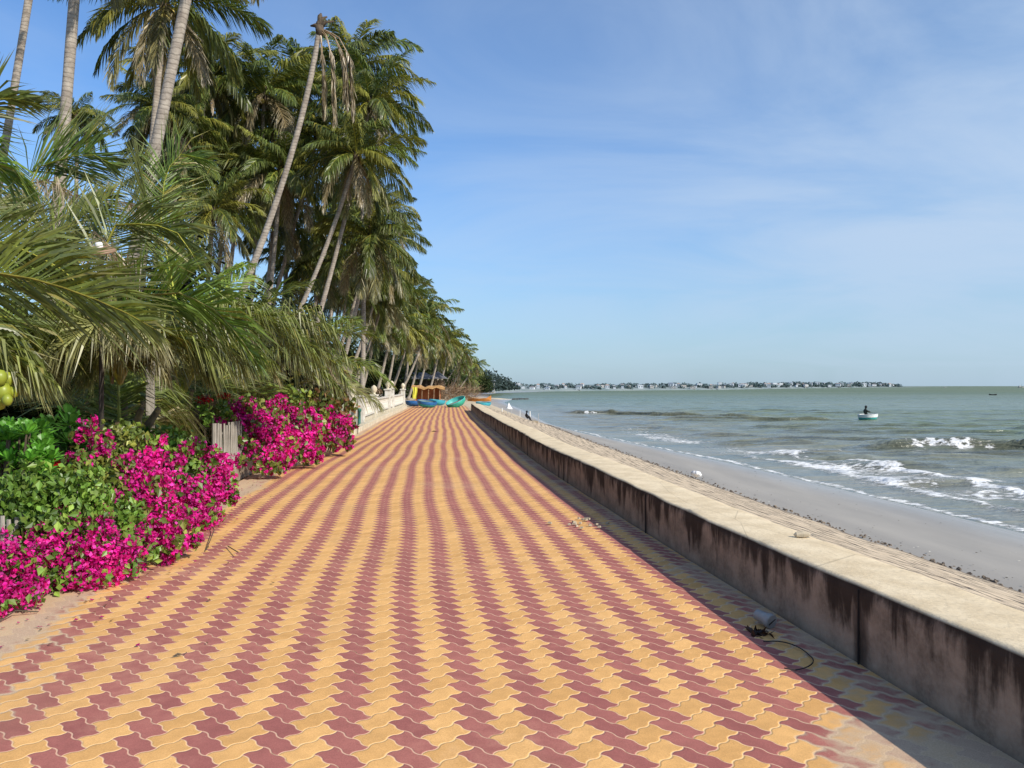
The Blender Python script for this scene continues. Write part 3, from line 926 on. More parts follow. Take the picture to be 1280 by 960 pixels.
# the broken palm: bare top with stubs and hanging dead fronds
Yb = 29
top = at(399, 36, Yb); base = np.array([(225 - HX) * Yb / F, Yb, -.03])
rt_ = palm(top, base, (1.7, 0, 1.2), 'broken palm with bare curved trunk, snapped stubs and dead fronds hanging from its top', .105, .17)
mb = MB(); tp = Vector(top) - Vector(base)
for (dx, dz, l1) in ((-.35, .15, .09), (.05, .62, .1), (.28, .5, .08), (.55, .32, .07), (.22, -.1, .09), (-.1, .3, .1)):
    mb.tube([tp, tp + Vector((dx * .4, 0, dz * .7 + .05)), tp + Vector((dx, .05, dz))], [.1, l1, .03], 6)
mb.tube([tp + Vector((0, 0, -.25)), tp + Vector((0, 0, .12))], [.13, .17], 9)
mb.build('stub', M['brown'], rt_, smooth=True)
fb = FB()
for i, (dx, l_) in enumerate(((.15, 3.3), (.42, 2.9), (.75, 2.7), (.55, 3.6), (.95, 3.0), (1.05, 3.4))):
    p0 = tp + Vector((.1 * (i % 3), -.05, -.05))
    pts = [p0, p0 + Vector((dx * .5, 0, -.25)), p0 + Vector((dx * .9, -.1, -1.0)), p0 + Vector((dx, -.1, -l_))]
    fb.add(frond([np.array(p) for p in pts], n=80, Lm=.85, w=.085, grav=2.2, tone=DRY, dry=1.0, rach=.04, angle=30, seed=900 + i, start=.28))
link('dead_fronds', fb.mesh('dead_fronds', M['foliage']), rt_)


# ------------------------------------------------------------------ young palms beside the path
def PX(l, Y):   # list of (px, py[, Y])
    return [at(a[0], a[1], a[2] if len(a) > 2 else Y) for a in l]


OLV = lin(.19, .235, .04)


def fan(heart, ends, Y, lift, **kw):
    out = []
    for i, e in enumerate(ends):
        hx, hy = heart; ex, ey = e[0], e[1]; dY = e[2] if len(e) > 2 else -.8
        pts = []
        for s_ in (0, .18, .36, .54, .7, .85, 1.0):
            x = hx + (ex - hx) * s_ ** 1.05; y = hy + (ey - hy) * s_ ** 2.2 - lift * math.sin(math.pi * min(1, s_ ** .8)) * (1 + .15 * math.sin(i * 2))
            pts.append((x, y, Y + dY * s_))
        out.append((PX(pts, Y), dict(kw, tone=kw.get('tone', OLV) * (.8 + .35 * ((i * 7) % 5) / 4), dry=(.5 if i % 4 == 3 else .12), roll=(1.0 if ex > hx else -1.0) * (.5 + .4 * ((i * 3) % 4) / 3))))
    return out


def young_palm(base, H, label, fronds=14, L=3.6, seed=0, hero=(), lean=(0, 0), nuts=(), azr=None, fresh=.5, dryp=.18, emax=82, n=84):
    r = random.Random(seed)
    base = Vector(base); root = empty('young_coconut_palm', base, label, 'palm tree')
    tp = Vector((lean[0], lean[1], H))
    mb = MB(); mb.tube([(0, 0, -.05), (lean[0] * .4, lean[1] * .4, H * .5), tp, tp + Vector((0, 0, .35))], [.26, .2, .19, .08], 12)
    mb.build('trunk', M['bark'], root, smooth=True)
    # bulky leaf bases with fibre
    mb = MB()
    for i in range(11):
        a = i * 2.4; e = r.uniform(.7, 1.3)
        d = Vector((math.cos(a) * math.cos(e), math.sin(a) * math.cos(e), math.sin(e)))
        mb.tube([tp + Vector((0, 0, -.25)), tp + d * .35, tp + d * .9], [.10, .07, .035], 6)
    mb.build('leaf_base', simple('leaf base', (.2, .15, .06), (.1, .07, .04), 6, .8, .4), root, smooth=True)
    fb = FB()
    for i in range(fronds):
        f = i / max(1, fronds - 1)
        az = i * 2.39996 + r.uniform(-.3, .3) if azr is None else r.uniform(*azr)
        e0 = math.radians(emax - 55 * f + r.uniform(-8, 8)); dr = math.radians(r.uniform(60, 95))
        tone = (G_MID * .9 + G_FRESH * fresh * r.random() + G_DARK * .2) * r.uniform(.8, 1.15)
        dry = 0.0
        if r.random() < dryp: dry = r.choice([.35, .6, .95])
        fb.add(frond(arc(tp, az, e0, dr, L * r.uniform(.82, 1.1), r.uniform(-.5, .5)), n=n, Lm=.95, w=.03, grav=.4 + .5 * r.random() + dry,
                     roll=r.uniform(-.6, .6), tone=tone, dry=dry, up=.28, rach=.03, seed=seed * 50 + i, tip=lin(.3, .28, .14), tipf=.45))
    for i, (pts, kw) in enumerate(hero):
        fb.add(frond([p - np.array(base) for p in pts], **dict(dict(n=130, Lm=.85, w=.022, rach=.03, tip=lin(.3, .28, .14), tipf=.5, seed=seed * 50 + 40 + i), **kw)))
    link('fronds', fb.mesh('fronds', M['foliage']), root)
    for (x, y, z, s_, mt) in nuts:
        nb = MB(); nb.lathe([(.001, -.13 * s_), (.07 * s_, -.105 * s_), (.105 * s_, -.02 * s_), (.1 * s_, .05 * s_), (.06 * s_, .115 * s_), (.001, .13 * s_)], 14, Vector((x, y, z)) - base)
        nb.build('coconut', mt, root, smooth=True)
    return root





h0 = [(PX([(-260, 470, 6.4), (-150, 350, 6.3), (0, 342, 6.2), (50, 350, 6.1), (105, 368, 6.0), (160, 392, 5.9), (195, 412, 5.8)], 6), dict(roll=1.2, grav=.22, tone=OLV, Lm=.85, up=.3, angle=50, rc=lin(.3, .26, .05))),
      (PX([(-260, 420, 6.6), (-120, 300, 6.6), (0, 300, 6.6), (70, 330, 6.6), (130, 385, 6.5)], 6.5), dict(roll=1.1, grav=.3, tone=G_MID, Lm=.7)),
      (PX([(-260, 460, 6.2), (-120, 400, 6), (10, 430, 5.9), (60, 470, 5.8)], 6), dict(roll=.9, grav=1.2, tone=OLV * .8, Lm=.6)),
      (PX([(-220, 440, 7), (-100, 220, 7), (-20, 195, 7), (40, 240, 7)], 7), dict(roll=.8, grav=.8, tone=G_FRESH, Lm=.75)),
      (PX([(-200, 420, 7.4), (-90, 170, 7.4), (-10, 118, 7.4), (50, 130, 7.4)], 7), dict(roll=.6, grav=.3, tone=G_MID, Lm=.7))]
nuts = []
for (a, b_, s_) in ((0, 472, .8), (11, 474, .75), (4, 490, .95), (17, 490, .6), (-2, 502, .9), (9, 500, .6)):
    p_ = at(a, b_, 5.55 + (a % 3) * .05); nuts.append((*p_, s_ * .56, M['coconut']))
young_palm(at(-150, 560, 6.6) * np.array([1, 1, 0]), 1.6, 'young palm cut by the left edge, with long olive frond and green coconuts', 6, 3.0, 5, h0 + fan((-150, 500), [(-20, 470), (30, 478), (70, 480)], 6.4, 90, Lm=.6, grav=1.5, n=90), nuts=nuts, azr=(1.4, 3.5))

h1 = [(PX([(150, 480, 9.6), (150, 400, 9.3), (175, 369, 9.0), (225, 366, 8.8), (265, 384, 8.6), (298, 418, 8.5), (322, 455, 8.4)], 9), dict(roll=.95, grav=.45, tone=G_FRESH * .9, Lm=1.0, angle=58, rc=lin(.34, .32, .1))),
      (PX([(140, 480, 9.8), (120, 340, 9.8), (142, 281, 9.7), (190, 279, 9.6), (226, 293, 9.5), (252, 338, 9.4)], 9), dict(roll=1.0, grav=.35, tone=G_MID, Lm=.9)),
      (PX([(130, 480, 10), (60, 320, 10), (68, 296, 10), (105, 268, 10), (142, 240, 10)], 9), dict(roll=1.3, grav=.25, tone=OLV * .9, Lm=.8)),
      (PX([(150, 480, 9.6), (170, 430, 9.2), (200, 412, 9), (240, 430, 8.9), (270, 470, 8.8)], 9), dict(roll=.7, grav=1.3, tone=OLV, Lm=.8)),
      (PX([(150, 480, 9.6), (120, 420, 9), (80, 405, 8.8), (40, 425, 8.6), (10, 455, 8.5)], 9), dict(roll=-.8, grav=1.2, tone=OLV, Lm=.8)),
      (PX([(150, 480, 9.6), (155, 425, 9), (120, 405, 8.6), (85, 425, 8.4), (70, 450, 8.4)], 9), dict(roll=.3, grav=1.6, tone=OLV * 1.1, Lm=.75, dry=.3)),
      (PX([(150, 480, 9.6), (180, 415, 9), (170, 400, 8.5), (185, 415, 8.2), (200, 440, 8.2)], 9), dict(roll=.3, grav=1.6, tone=OLV * 1.1, Lm=.7, dry=.5)),
      (PX([(140, 480, 9.8), (160, 330, 9.8), (130, 300, 9.7), (150, 330, 9.6), (170, 360, 9.6)], 9), dict(roll=.3, grav=1.6, tone=DRY, Lm=.6, dry=1.0))]
young_palm(at(150, 575, 9.9) * np.array([1, 1, 0]), .55, 'young palm with broad arching fronds over dark undergrowth, left of the grey post', 8, 3.5, 9, h1 + fan((150, 480), [(25, 468), (70, 474), (115, 470), (205, 472), (262, 476), (318, 462)], 9.8, 85, Lm=.72, grav=1.5, n=100), fresh=.5, azr=(1.5, 3.1))
young_palm(np.array([-7.2, 12.5, 0]), 1.0, 'young palm with an upright fan of fronds below the two bare trunks', 15, 3.9, 12, azr=(.9, 4.0), hero=[
    (PX([(95, 400, 12.5), (60, 280, 12.4), (35, 215, 12.3), (55, 205, 12.3), (110, 190, 12.2), (140, 205, 12.2)], 12), dict(roll=1.2, grav=.1, tone=G_FRESH * .6, Lm=1.3)),
    (PX([(95, 400, 12), (40, 260, 11.8), (25, 232, 11.8), (60, 225, 11.8), (100, 245, 11.7)], 12), dict(roll=.3, grav=2.2, tone=DRY, Lm=.8, dry=.95)),
    (PX([(95, 400, 12), (120, 280, 11.8), (140, 250, 11.8), (170, 255, 11.8), (190, 270, 11.7)], 12), dict(roll=.3, grav=2.2, tone=DRY, Lm=.8, dry=.95))], dryp=.3)
young_palm(np.array([-6.9, 16.0, 0]), 1.6, 'young palm with stiff dark green fronds at the foot of the slanting trunk', 16, 3.7, 17, azr=(.6, 4.3), hero=[
    (PX([(225, 400, 16), (200, 280, 16), (206, 215, 16), (225, 192, 16), (262, 200, 15.8)], 16), dict(roll=1.0, grav=.3, tone=G_FRESH * .8, Lm=1.2)),
    (PX([(225, 400, 16), (190, 280, 16), (178, 222, 16), (172, 190, 16)], 16), dict(roll=.4, grav=0.0, tone=G_MID, Lm=1.2))], fresh=.9, dryp=.1)
young_palm(np.array([-5.75, 13.3, 0]), .7, 'young palm right of the grey post, its grey green fronds hanging over the fence', 9, 3.2, 21, [
    (PX([(225, 500, 13.3), (240, 420, 13), (290, 385, 12.7), (350, 400, 12.4), (400, 450, 12.2)], 13), dict(roll=.5, grav=1.0, tone=OLV, Lm=.9)),
    (PX([(225, 500, 13.3), (250, 440, 13), (300, 430, 12.5), (345, 455, 12.2)], 13), dict(roll=.5, grav=1.4, tone=OLV, Lm=.8)),
    (PX([(225, 500, 13.3), (215, 440, 12.6), (235, 432, 12.2), (275, 452, 12), (300, 475, 12)], 13), dict(roll=.4, grav=1.5, tone=OLV, Lm=.7, dry=.2))] + fan((232, 490), [(205, 474), (262, 478), (305, 478), (350, 478), (395, 474), (420, 455)], 13.2, 95, Lm=.75, grav=1.5, n=90), dryp=.25, azr=(1.0, 4.2))
young_palm(np.array([-5.7, 17.2, 0]), 1.0, 'bushy young palm hanging over the far bougainvillea, its tips reaching the path', 10, 3.4, 27, [
    (PX([(330, 480, 17.2), (340, 420, 17), (380, 418, 16.6), (415, 450, 16.3), (440, 488, 16)], 16), dict(roll=.5, grav=1.3, tone=OLV, Lm=.8)),
    (PX([(330, 480, 17.2), (330, 440, 16.8), (365, 440, 16.3), (400, 462, 16), (430, 492, 15.8)], 16), dict(roll=.5, grav=1.5, tone=OLV * .8, Lm=.8))] + fan((335, 485), [(300, 476), (370, 482), (405, 484), (432, 484), (442, 462), (400, 430), (430, 440)], 17, 85, Lm=.8, grav=1.4, n=80), dryp=.35, emax=75, azr=(1.0, 4.2))
young_palm(np.array([-6.6, 21.5, 0]), 1.5, 'young palm deeper in the garden behind the bushy one', 18, 3.6, 33, dryp=.3, emax=75)
young_palm(np.array([-7.6, 19.0, 0]), 1.4, 'dense young palm between the slanting trunk and the broken palm', 18, 3.8, 39, dryp=.15, fresh=.4)


# ------------------------------------------------------------------ leafy things
def leaves(centers, radii, n_each, size, tone, var=.35, seed=0, shell=.35, aspect=1.6, hang=.4, squash=(1, 1, 1), out=None, clip=None, tones=None, lump=0.0):
    """small folded leaves / bracts spread through balls"""
    rg = np.random.default_rng(seed); fb = FB()
    for (c, r_, n) in zip(centers, radii, n_each):
        n = int(n)
        d = rg.normal(size=(n, 3)); d /= np.linalg.norm(d, axis=1, keepdims=True)
        rr = r_ * (1 - shell * rg.uniform(0, 1, n) ** 1.5)
        lmp = 1 + lump * np.sin(d[:, 0] * 5 + c[0] * 3) * np.sin(d[:, 1] * 5 + c[1]) * 1.0 + lump * .6 * np.sin(d[:, 2] * 9 + 1 + c[2])
        p = np.array(c) + d * (rr * lmp)[:, None] * np.array(squash) + rg.normal(0, r_ * .06, (n, 3))
        if clip is not None:
            p = p[p[:, 2] > clip]; d = d[:len(p)]; n = len(p)
        nrm = d + rg.normal(0, .55, (n, 3)); nrm /= np.linalg.norm(nrm, axis=1, keepdims=True)
        a = np.cross(nrm, rg.normal(size=(n, 3))); a /= np.linalg.norm(a, axis=1, keepdims=True)
        a = a + np.array([0, 0, -hang]); a /= np.linalg.norm(a, axis=1, keepdims=True)
        b_ = np.cross(nrm, a); b_ /= np.maximum(1e-6, np.linalg.norm(b_, axis=1, keepdims=True))
        s_ = size * rg.uniform(.6, 1.25, n)[:, None]
        v0 = p - a * s_ * .5 * aspect; v2 = p + a * s_ * .5 * aspect
        v1 = p + b_ * s_ * .42 + nrm * s_ * .12 - a * s_ * .1; v3 = p - b_ * s_ * .42 + nrm * s_ * .12 - a * s_ * .1
        v = np.stack([v0, v1, v2, v3], 1).reshape(-1, 3)
        i0 = np.arange(n) * 4
        tr = np.concatenate([np.stack([i0, i0 + 1, i0 + 2], 1), np.stack([i0, i0 + 2, i0 + 3], 1)])
        tn = np.array(tones)[rg.integers(0, len(tones), n)] if tones is not None else np.tile(tone, (n, 1))
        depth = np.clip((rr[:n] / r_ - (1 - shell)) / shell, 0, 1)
        cc = tn * rg.uniform(.72, 1.15) * rg.uniform(1 - var, 1 + var, n)[:, None] * (.55 + .45 * depth)[:, None]  # leaves deeper in the ball painted darker, shade inside the clump
        fb.add((v, [], tr, np.repeat(cc, 4, axis=0)))
    return fb


MAG = [lin(.92, .022, .44), lin(.84, .012, .34), lin(.94, .09, .55), lin(.66, .008, .22), lin(.9, .05, .38)]
LEAFG = [lin(.2, .36, .05), lin(.13, .25, .035), lin(.3, .45, .08)]
LEAFY = [lin(.22, .3, .05), lin(.32, .34, .07), lin(.14, .2, .04)]


def bush(label, mags, greens, Y0, size, group, seed, cat='bougainvillea', gl=None, fac=1.0, basepx=None):
    cs = [at(a, b_, Y) for (a, b_, Y, r_) in mags]
    bx = np.mean([c[0] for c in cs]) if cs else 0
    root = empty('bougainvillea', (bx - .35, Y0, 0), label, cat, group)
    off = np.array([bx - .35, Y0, 0])
    if mags:
        cc = [c - off for c in cs]; rr = [m_[3] * m_[2] / F for m_ in mags]
        rr = [q * .84 for q in rr]; nn_ = [fac * 17.0 * r_ * r_ * 4.2 / (size * size) * .28 for r_ in rr]
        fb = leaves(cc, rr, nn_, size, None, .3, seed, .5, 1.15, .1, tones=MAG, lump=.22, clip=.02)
        # small outlying sprays so the outline is ragged
        rg = np.random.default_rng(seed + 5)
        sc_, sr_, sn_ = [], [], []
        for c, r_ in zip(cc, rr):
            for k in range(8):
                d = rg.normal(size=3); d /= np.linalg.norm(d)
                q = c + d * r_ * rg.uniform(.9, 1.45)
                if q[2] < .06: continue
                sc_.append(q); sr_.append(r_ * rg.uniform(.18, .4)); sn_.append(max(10, 60 * fac * (r_ / .2) ** 2 * .5))
        f2 = leaves(sc_, sr_, sn_, size, None, .3, seed + 1, .9, 1.15, .1, tones=MAG, clip=.02)
        for a_ in range(len(f2.v)): fb.add((f2.v[a_], [], f2.t[a_] - (f2.t[a_].min() if len(f2.t[a_]) else 0), f2.c[a_]))
        link('flowers', fb.mesh('flowers', M['bract']), root)
    if greens:
        cc = [at(a, b_, Y) - off for (a, b_, Y, r_) in greens]; rr = [g_[3] * g_[2] / F for g_ in greens]
        nn_ = [fac * 9.0 * r_ * r_ * 4.2 / (size * size) * .13 for r_ in rr]
        rg = np.random.default_rng(seed + 9)
        for (a, b_, Y, r_) in mags:      # sprigs of leaf between the bracts
            for k in range(5):
                d = rg.normal(size=3); d /= np.linalg.norm(d); d[1] = -abs(d[1]); R_ = r_ * Y / F
                q = at(a, b_, Y) - off + d * R_ * rg.uniform(.6, 1.1)
                if q[2] > .08: cc.append(q); rr.append(R_ * rg.uniform(.3, .55)); nn_.append(max(5, 900 * fac * rr[-1] ** 2 * (.032 / size) ** 2))
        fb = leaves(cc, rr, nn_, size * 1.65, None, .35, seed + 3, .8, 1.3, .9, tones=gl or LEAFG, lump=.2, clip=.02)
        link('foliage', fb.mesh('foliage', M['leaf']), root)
    # woody stems reaching back to the fence
    mb = MB(); r = random.Random(seed)
    for (a, b_, Y, r_) in (mags + greens)[::2]:
        p = Vector(at(a, b_, Y) - off); g = Vector((-.1 + r.uniform(-.2, .2), p.y + r.uniform(-.2, .2), 0))
        mb.tube([g, (g + p) / 2 + Vector((-.1, 0, .25)), p], [.018, .012, .006], 5)
    mb.build('stem', M['brown'], root)
    return root


GR = 'bougainvillea bushes spilling over the fence'
bush('nearest bougainvillea bush at the left edge, magenta clumps low beside bare sand',
     [(-15, 720, 5.45, 34), (5, 690, 5.6, 24), (8, 745, 5.35, 22), (38, 742, 5.45, 22), (28, 700, 5.6, 20), (-10, 760, 5.3, 18), (48, 726, 5.6, 16), (2, 768, 5.25, 9), (62, 688, 5.85, 22), (45, 672, 5.9, 16)],
     [(30, 610, 6.1, 40), (70, 620, 6.2, 40), (0, 630, 6.0, 40), (95, 640, 6.2, 34), (20, 660, 5.9, 34), (60, 655, 6.0, 30), (105, 610, 6.4, 32), (25, 725, 5.75, 30), (60, 720, 5.9, 26)],
     5.6, .032, GR, 1)
bush('bougainvillea bush whose magenta clumps spread widest over the paving, heart shaped leaves above',
     [(85, 655, 6.15, 20), (72, 640, 6.2, 12), (90, 700, 6.05, 26), (65, 705, 6.0, 18), (115, 690, 6.1, 25), (128, 660, 6.3, 20), (140, 695, 6.2, 27), (110, 722, 6.0, 22), (140, 722, 6.1, 18), (85, 728, 5.95, 14), (160, 690, 6.35, 24),
      (128, 640, 6.5, 14), (175, 672, 6.6, 22), (66, 748, 5.9, 5), (165, 712, 6.3, 12), (110, 660, 6.3, 12), (140, 620, 6.7, 10)],
     [(110, 650, 6.4, 26), (150, 640, 6.7, 30), (165, 660, 6.6, 20), (150, 670, 6.45, 18), (120, 630, 6.5, 20), (105, 710, 6.25, 26), (180, 690, 6.6, 18), (188, 695, 6.5, 10)],
     6.5, .032, GR, 2)
bush('bougainvillea bush with the tallest magenta spray, rising under the young palm fronds',
     [(112, 535, 7.6, 14), (122, 552, 7.5, 12), (130, 562, 7.4, 12), (100, 545, 7.6, 10), (95, 572, 7.2, 10), (136, 545, 7.5, 8), (108, 580, 7.2, 9), (170, 590, 7.3, 26), (190, 578, 7.4, 22), (155, 578, 7.3, 14), (195, 605, 7.2, 24), (175, 618, 7.1, 24),
      (200, 640, 7.0, 26), (215, 662, 6.95, 22), (200, 672, 6.9, 24), (225, 680, 6.95, 16), (185, 655, 6.95, 16), (210, 700, 6.85, 13), (247, 671, 7.1, 8), (235, 650, 7.2, 14), (218, 690, 6.85, 10), (245, 678, 7.1, 7), (160, 615, 7.1, 12)],
     [(120, 590, 7.3, 28), (150, 600, 7.2, 22), (145, 620, 7.0, 22), (150, 545, 8.0, 22), (170, 548, 8.2, 20), (130, 575, 7.6, 22), (200, 690, 7.0, 10), (195, 705, 6.85, 6), (205, 625, 7.2, 20), (170, 640, 7.0, 16), (90, 595, 7.0, 22), (150, 570, 7.8, 20)],
     7.2, .034, GR, 3, gl=LEAFY)
bush('bougainvillea bush ending beside the open gap with bare grey pickets',
     [(230, 565, 9.2, 14), (248, 560, 9.4, 14), (265, 572, 9.4, 16), (280, 580, 9.3, 16), (200, 555, 9.0, 12), (270, 600, 9.1, 24), (285, 615, 9.0, 14), (245, 610, 8.8, 20), (225, 600, 8.8, 12), (260, 630, 8.7, 22), (240, 640, 8.5, 22),
      (268, 645, 8.7, 14), (255, 655, 8.5, 12), (292, 622, 9.0, 8), (235, 620, 8.6, 18), (222, 575, 9.0, 12), (280, 595, 9.2, 16), (190, 553, 9.0, 9)],
     [(215, 560, 9.3, 18), (235, 580, 9.3, 20), (218, 590, 9.2, 16), (250, 580, 9.4, 18), (225, 548, 9.8, 16), (245, 640, 8.9, 18), (205, 545, 9.8, 14), (262, 615, 9.2, 20), (195, 548, 9.8, 14)],
     9.0, .04, GR, 4)
bush('far bougainvillea bush just past the bare grey pickets',
     [(297, 512, 13.8, 16), (310, 505, 14, 12), (305, 530, 13.6, 14), (325, 525, 13.9, 18), (290, 540, 13.4, 7), (335, 548, 13.7, 20), (350, 535, 14, 16), (330, 575, 13.2, 12), (345, 570, 13.3, 18), (355, 583, 13.2, 10), (338, 586, 13.1, 8),
      (300, 552, 13.3, 6), (303, 575, 13.1, 8), (360, 555, 13.8, 16), (275, 527, 13.2, 7), (322, 583, 13.1, 8), (340, 510, 14.3, 12), (318, 560, 13.3, 8), (265, 522, 13.4, 6)],
     [(315, 515, 14, 18), (340, 520, 14.3, 18), (320, 548, 14, 16), (345, 555, 13.9, 20), (290, 520, 13.9, 10), (325, 565, 13.6, 10), (313, 560, 13.6, 8)],
     13.7, .055, GR, 5, gl=LEAFY)
bush('bougainvillea bush with the brightest drooping mass beside the middle of the path',
     [(370, 530, 15.2, 18), (385, 525, 15.6, 14), (375, 555, 15, 20), (392, 545, 15.4, 14), (365, 570, 14.6, 10), (385, 568, 14.8, 12), (398, 572, 14.9, 7), (400, 562, 15.2, 8), (360, 515, 15.3, 12), (395, 530, 15.8, 12), (350, 500, 15.6, 10), (378, 510, 15.8, 10)],
     [(370, 515, 15.6, 20), (385, 540, 15.6, 18), (395, 520, 16, 16), (350, 510, 15.6, 16), (375, 500, 16, 18), (382, 575, 15, 8)],
     15.2, .06, GR, 6, gl=LEAFY)
bush('farthest bougainvillea bush, ending in a magenta tip before the white balustrade',
     [(415, 525, 18, 14), (425, 540, 17.8, 14), (412, 548, 17.6, 12), (430, 525, 18.2, 10), (438, 550, 17.6, 6), (422, 556, 17.4, 7), (405, 535, 17.6, 10), (442, 535, 18, 4), (408, 512, 18, 8), (436, 558, 17.4, 4)],
     [(410, 500, 18.3, 16), (428, 500, 18.6, 15), (440, 508, 18.6, 9), (420, 515, 18.3, 14), (395, 500, 18, 14), (430, 540, 18.2, 10), (438, 525, 18.4, 8)],
     18, .07, GR, 7, gl=[lin(.2, .2, .04), lin(.3, .16, .07), lin(.12, .15, .03)])

# glossy shrub: rosettes of upright leaves
def rosette_shrub(label, cs, seed, name='glossy_shrub', s=.13, tone=lin(.12, .32, .035), stems=True):
    r = np.random.default_rng(seed)
    base = np.array([np.mean([c[0] for c in cs]), np.mean([c[1] for c in cs]), 0])
    root = empty(name, base, label, 'shrub')
    fb = FB(); mb = MB()
    for c in cs:
        c = np.array(c) - base
        mb.tube([(c[0] * .6, c[1] * .6, 0), (c[0] * .9, c[1], c[2] * .6), tuple(c)], [.015, .012, .008], 5)
        for k in range(13):
            a = k * 2.4 + r.uniform(-.3, .3); e = math.radians(80 - 5.5 * k + r.uniform(-6, 6))
            d = np.array([math.cos(a) * math.cos(e), math.sin(a) * math.cos(e), math.sin(e)])
            sd = np.array([-math.sin(a), math.cos(a), 0]); n_ = np.cross(sd, d)
            L = s * r.uniform(.8, 1.2); w_ = L * .2
            o_ = c + d * .01
            mid1 = o_ + d * L * .45; mid2 = o_ + d * L * .8 - n_ * 0 + np.array([0, 0, -L * .05]); tp_ = o_ + d * L + np.array([0, 0, -L * .12])
            v = [o_, mid1 - sd * w_ * .8 + n_ * w_ * .3, mid1, mid1 + sd * w_ * .8 + n_ * w_ * .3, mid2 - sd * w_ + n_ * w_ * .2, mid2, mid2 + sd * w_ + n_ * w_ * .2, tp_]
            q = [(1, 2, 5, 4), (2, 3, 6, 5)]; tr = [(0, 2, 1), (0, 3, 2), (4, 5, 7), (5, 6, 7)]
            cc = np.tile(tone * r.uniform(.65, 1.3), (8, 1)); cc[[2, 5]] *= 1.3
            fb.add((np.array(v), np.array(q), np.array(tr), cc))
    link('foliage', fb.mesh('foliage', M['leaf']), root)
    mb.build('stem', M['brown'], root)
    return root


r_ = np.random.default_rng(5)
cs = [at(x_, y_, Y) for (x_, y_, Y) in zip(r_.uniform(-25, 64, 150), np.zeros(150), r_.uniform(6.3, 7.6, 150))]
cs = [np.array([c[0], c[1], (1.2 - .55 * r_.uniform(0, 1) ** 1.4)]) for i, c in enumerate(cs)]
rosette_shrub('bright green glossy leaved shrub at the left edge above the heart shaped leaves', cs, 3, s=.12)
cs = [np.array([at(x_, 0, Y)[0], Y, z_]) for x_, Y, z_ in zip(r_.uniform(60, 108, 18), r_.uniform(7.8, 8.6, 18), r_.uniform(.8, 1.28, 18))]
rosette_shrub('darker glossy shrub in half shade behind the tallest magenta spray', cs, 4, tone=lin(.045, .13, .02), s=.17)
cs = [np.array([at(x_, 0, Y)[0], Y, z_]) for x_, Y, z_ in zip(r_.uniform(135, 235, 34), r_.uniform(9.2, 10.4, 34), r_.uniform(.5, 1.0, 34))]
rosette_shrub('low leafy shrub around the foot of the grey post', cs, 6, tone=lin(.04, .11, .02), s=.15)


def flower_head(px, py, Y, label, seed, s=.07):
    c = at(px, py, Y)
    root = empty('ixora_plant', (c[0], c[1], 0), label, 'flower')
    fb = leaves([np.array([0, 0, c[2]])], [s], [170], .03, None, .3, seed, .8, 1.2, .0, squash=(1.25, 1, .7), tones=[lin(.5, .01, .02), lin(.36, .006, .015)])
    link('flower', fb.mesh('flower', M['bract']), root)
    fb = leaves([np.array([0, 0, c[2] - .14]), np.array([.05, 0, c[2] - .3])], [.1, .12], [40, 50], .07, None, .3, seed, .8, 1.6, .3, tones=LEAFG)
    link('foliage', fb.mesh('foliage', M['leaf']), root)
    mb = MB(); mb.tube([(0, 0, 0), (.02, 0, c[2] * .5), (0, 0, c[2])], [.01, .008, .005], 5); mb.build('stem', M['brown'], root)


flower_head(64, 580, 6.6, 'dark red flower head low in the green leaves by the glossy shrub', 1, .07)
flower_head(255, 500, 12.6, 'red flower head on a thin stalk above the bare pickets', 2, .12)
flower_head(279, 495, 13.2, 'red flower head just right of the stalked one, against the hanging fronds', 3, .1)

# undergrowth and trees behind, shade painted into their leaf tones
def leafy_tree(px, Y, top, rad, label, seed, tone, base_z=.0, n=5200, size=.16, group='leafy trees behind the palms', name='broadleaf_tree'):
    c = at(px, 0, Y); c[2] = 0
    root = empty(name, c, label, 'tree', group)
    r = random.Random(seed)
    cs, rs = [], []
    for k in range(9):
        a = r.uniform(0, 6.3); q = r.uniform(0, .7) * rad
        cs.append(np.array([q * math.cos(a), q * math.sin(a) * .8, r.uniform(.3, 1) * (top - rad * .4)])); rs.append(rad * r.uniform(.35, .62))
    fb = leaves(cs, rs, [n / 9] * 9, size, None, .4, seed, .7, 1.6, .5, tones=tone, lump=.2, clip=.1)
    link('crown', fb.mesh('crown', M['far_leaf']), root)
    mb = MB()
    mb.tube([(0, 0, -.05), (.1, 0, top * .4), (0, .1, top * .75)], [.16, .12, .05], 7)
    for k in range(4):
        q = cs[k]; mb.tube([(.08, 0, top * .3), tuple(np.array(q) * .6 + np.array([0, 0, top * .1])), tuple(q)], [.07, .05, .02], 5)
    mb.build('trunk', M['brown'], root, smooth=True)


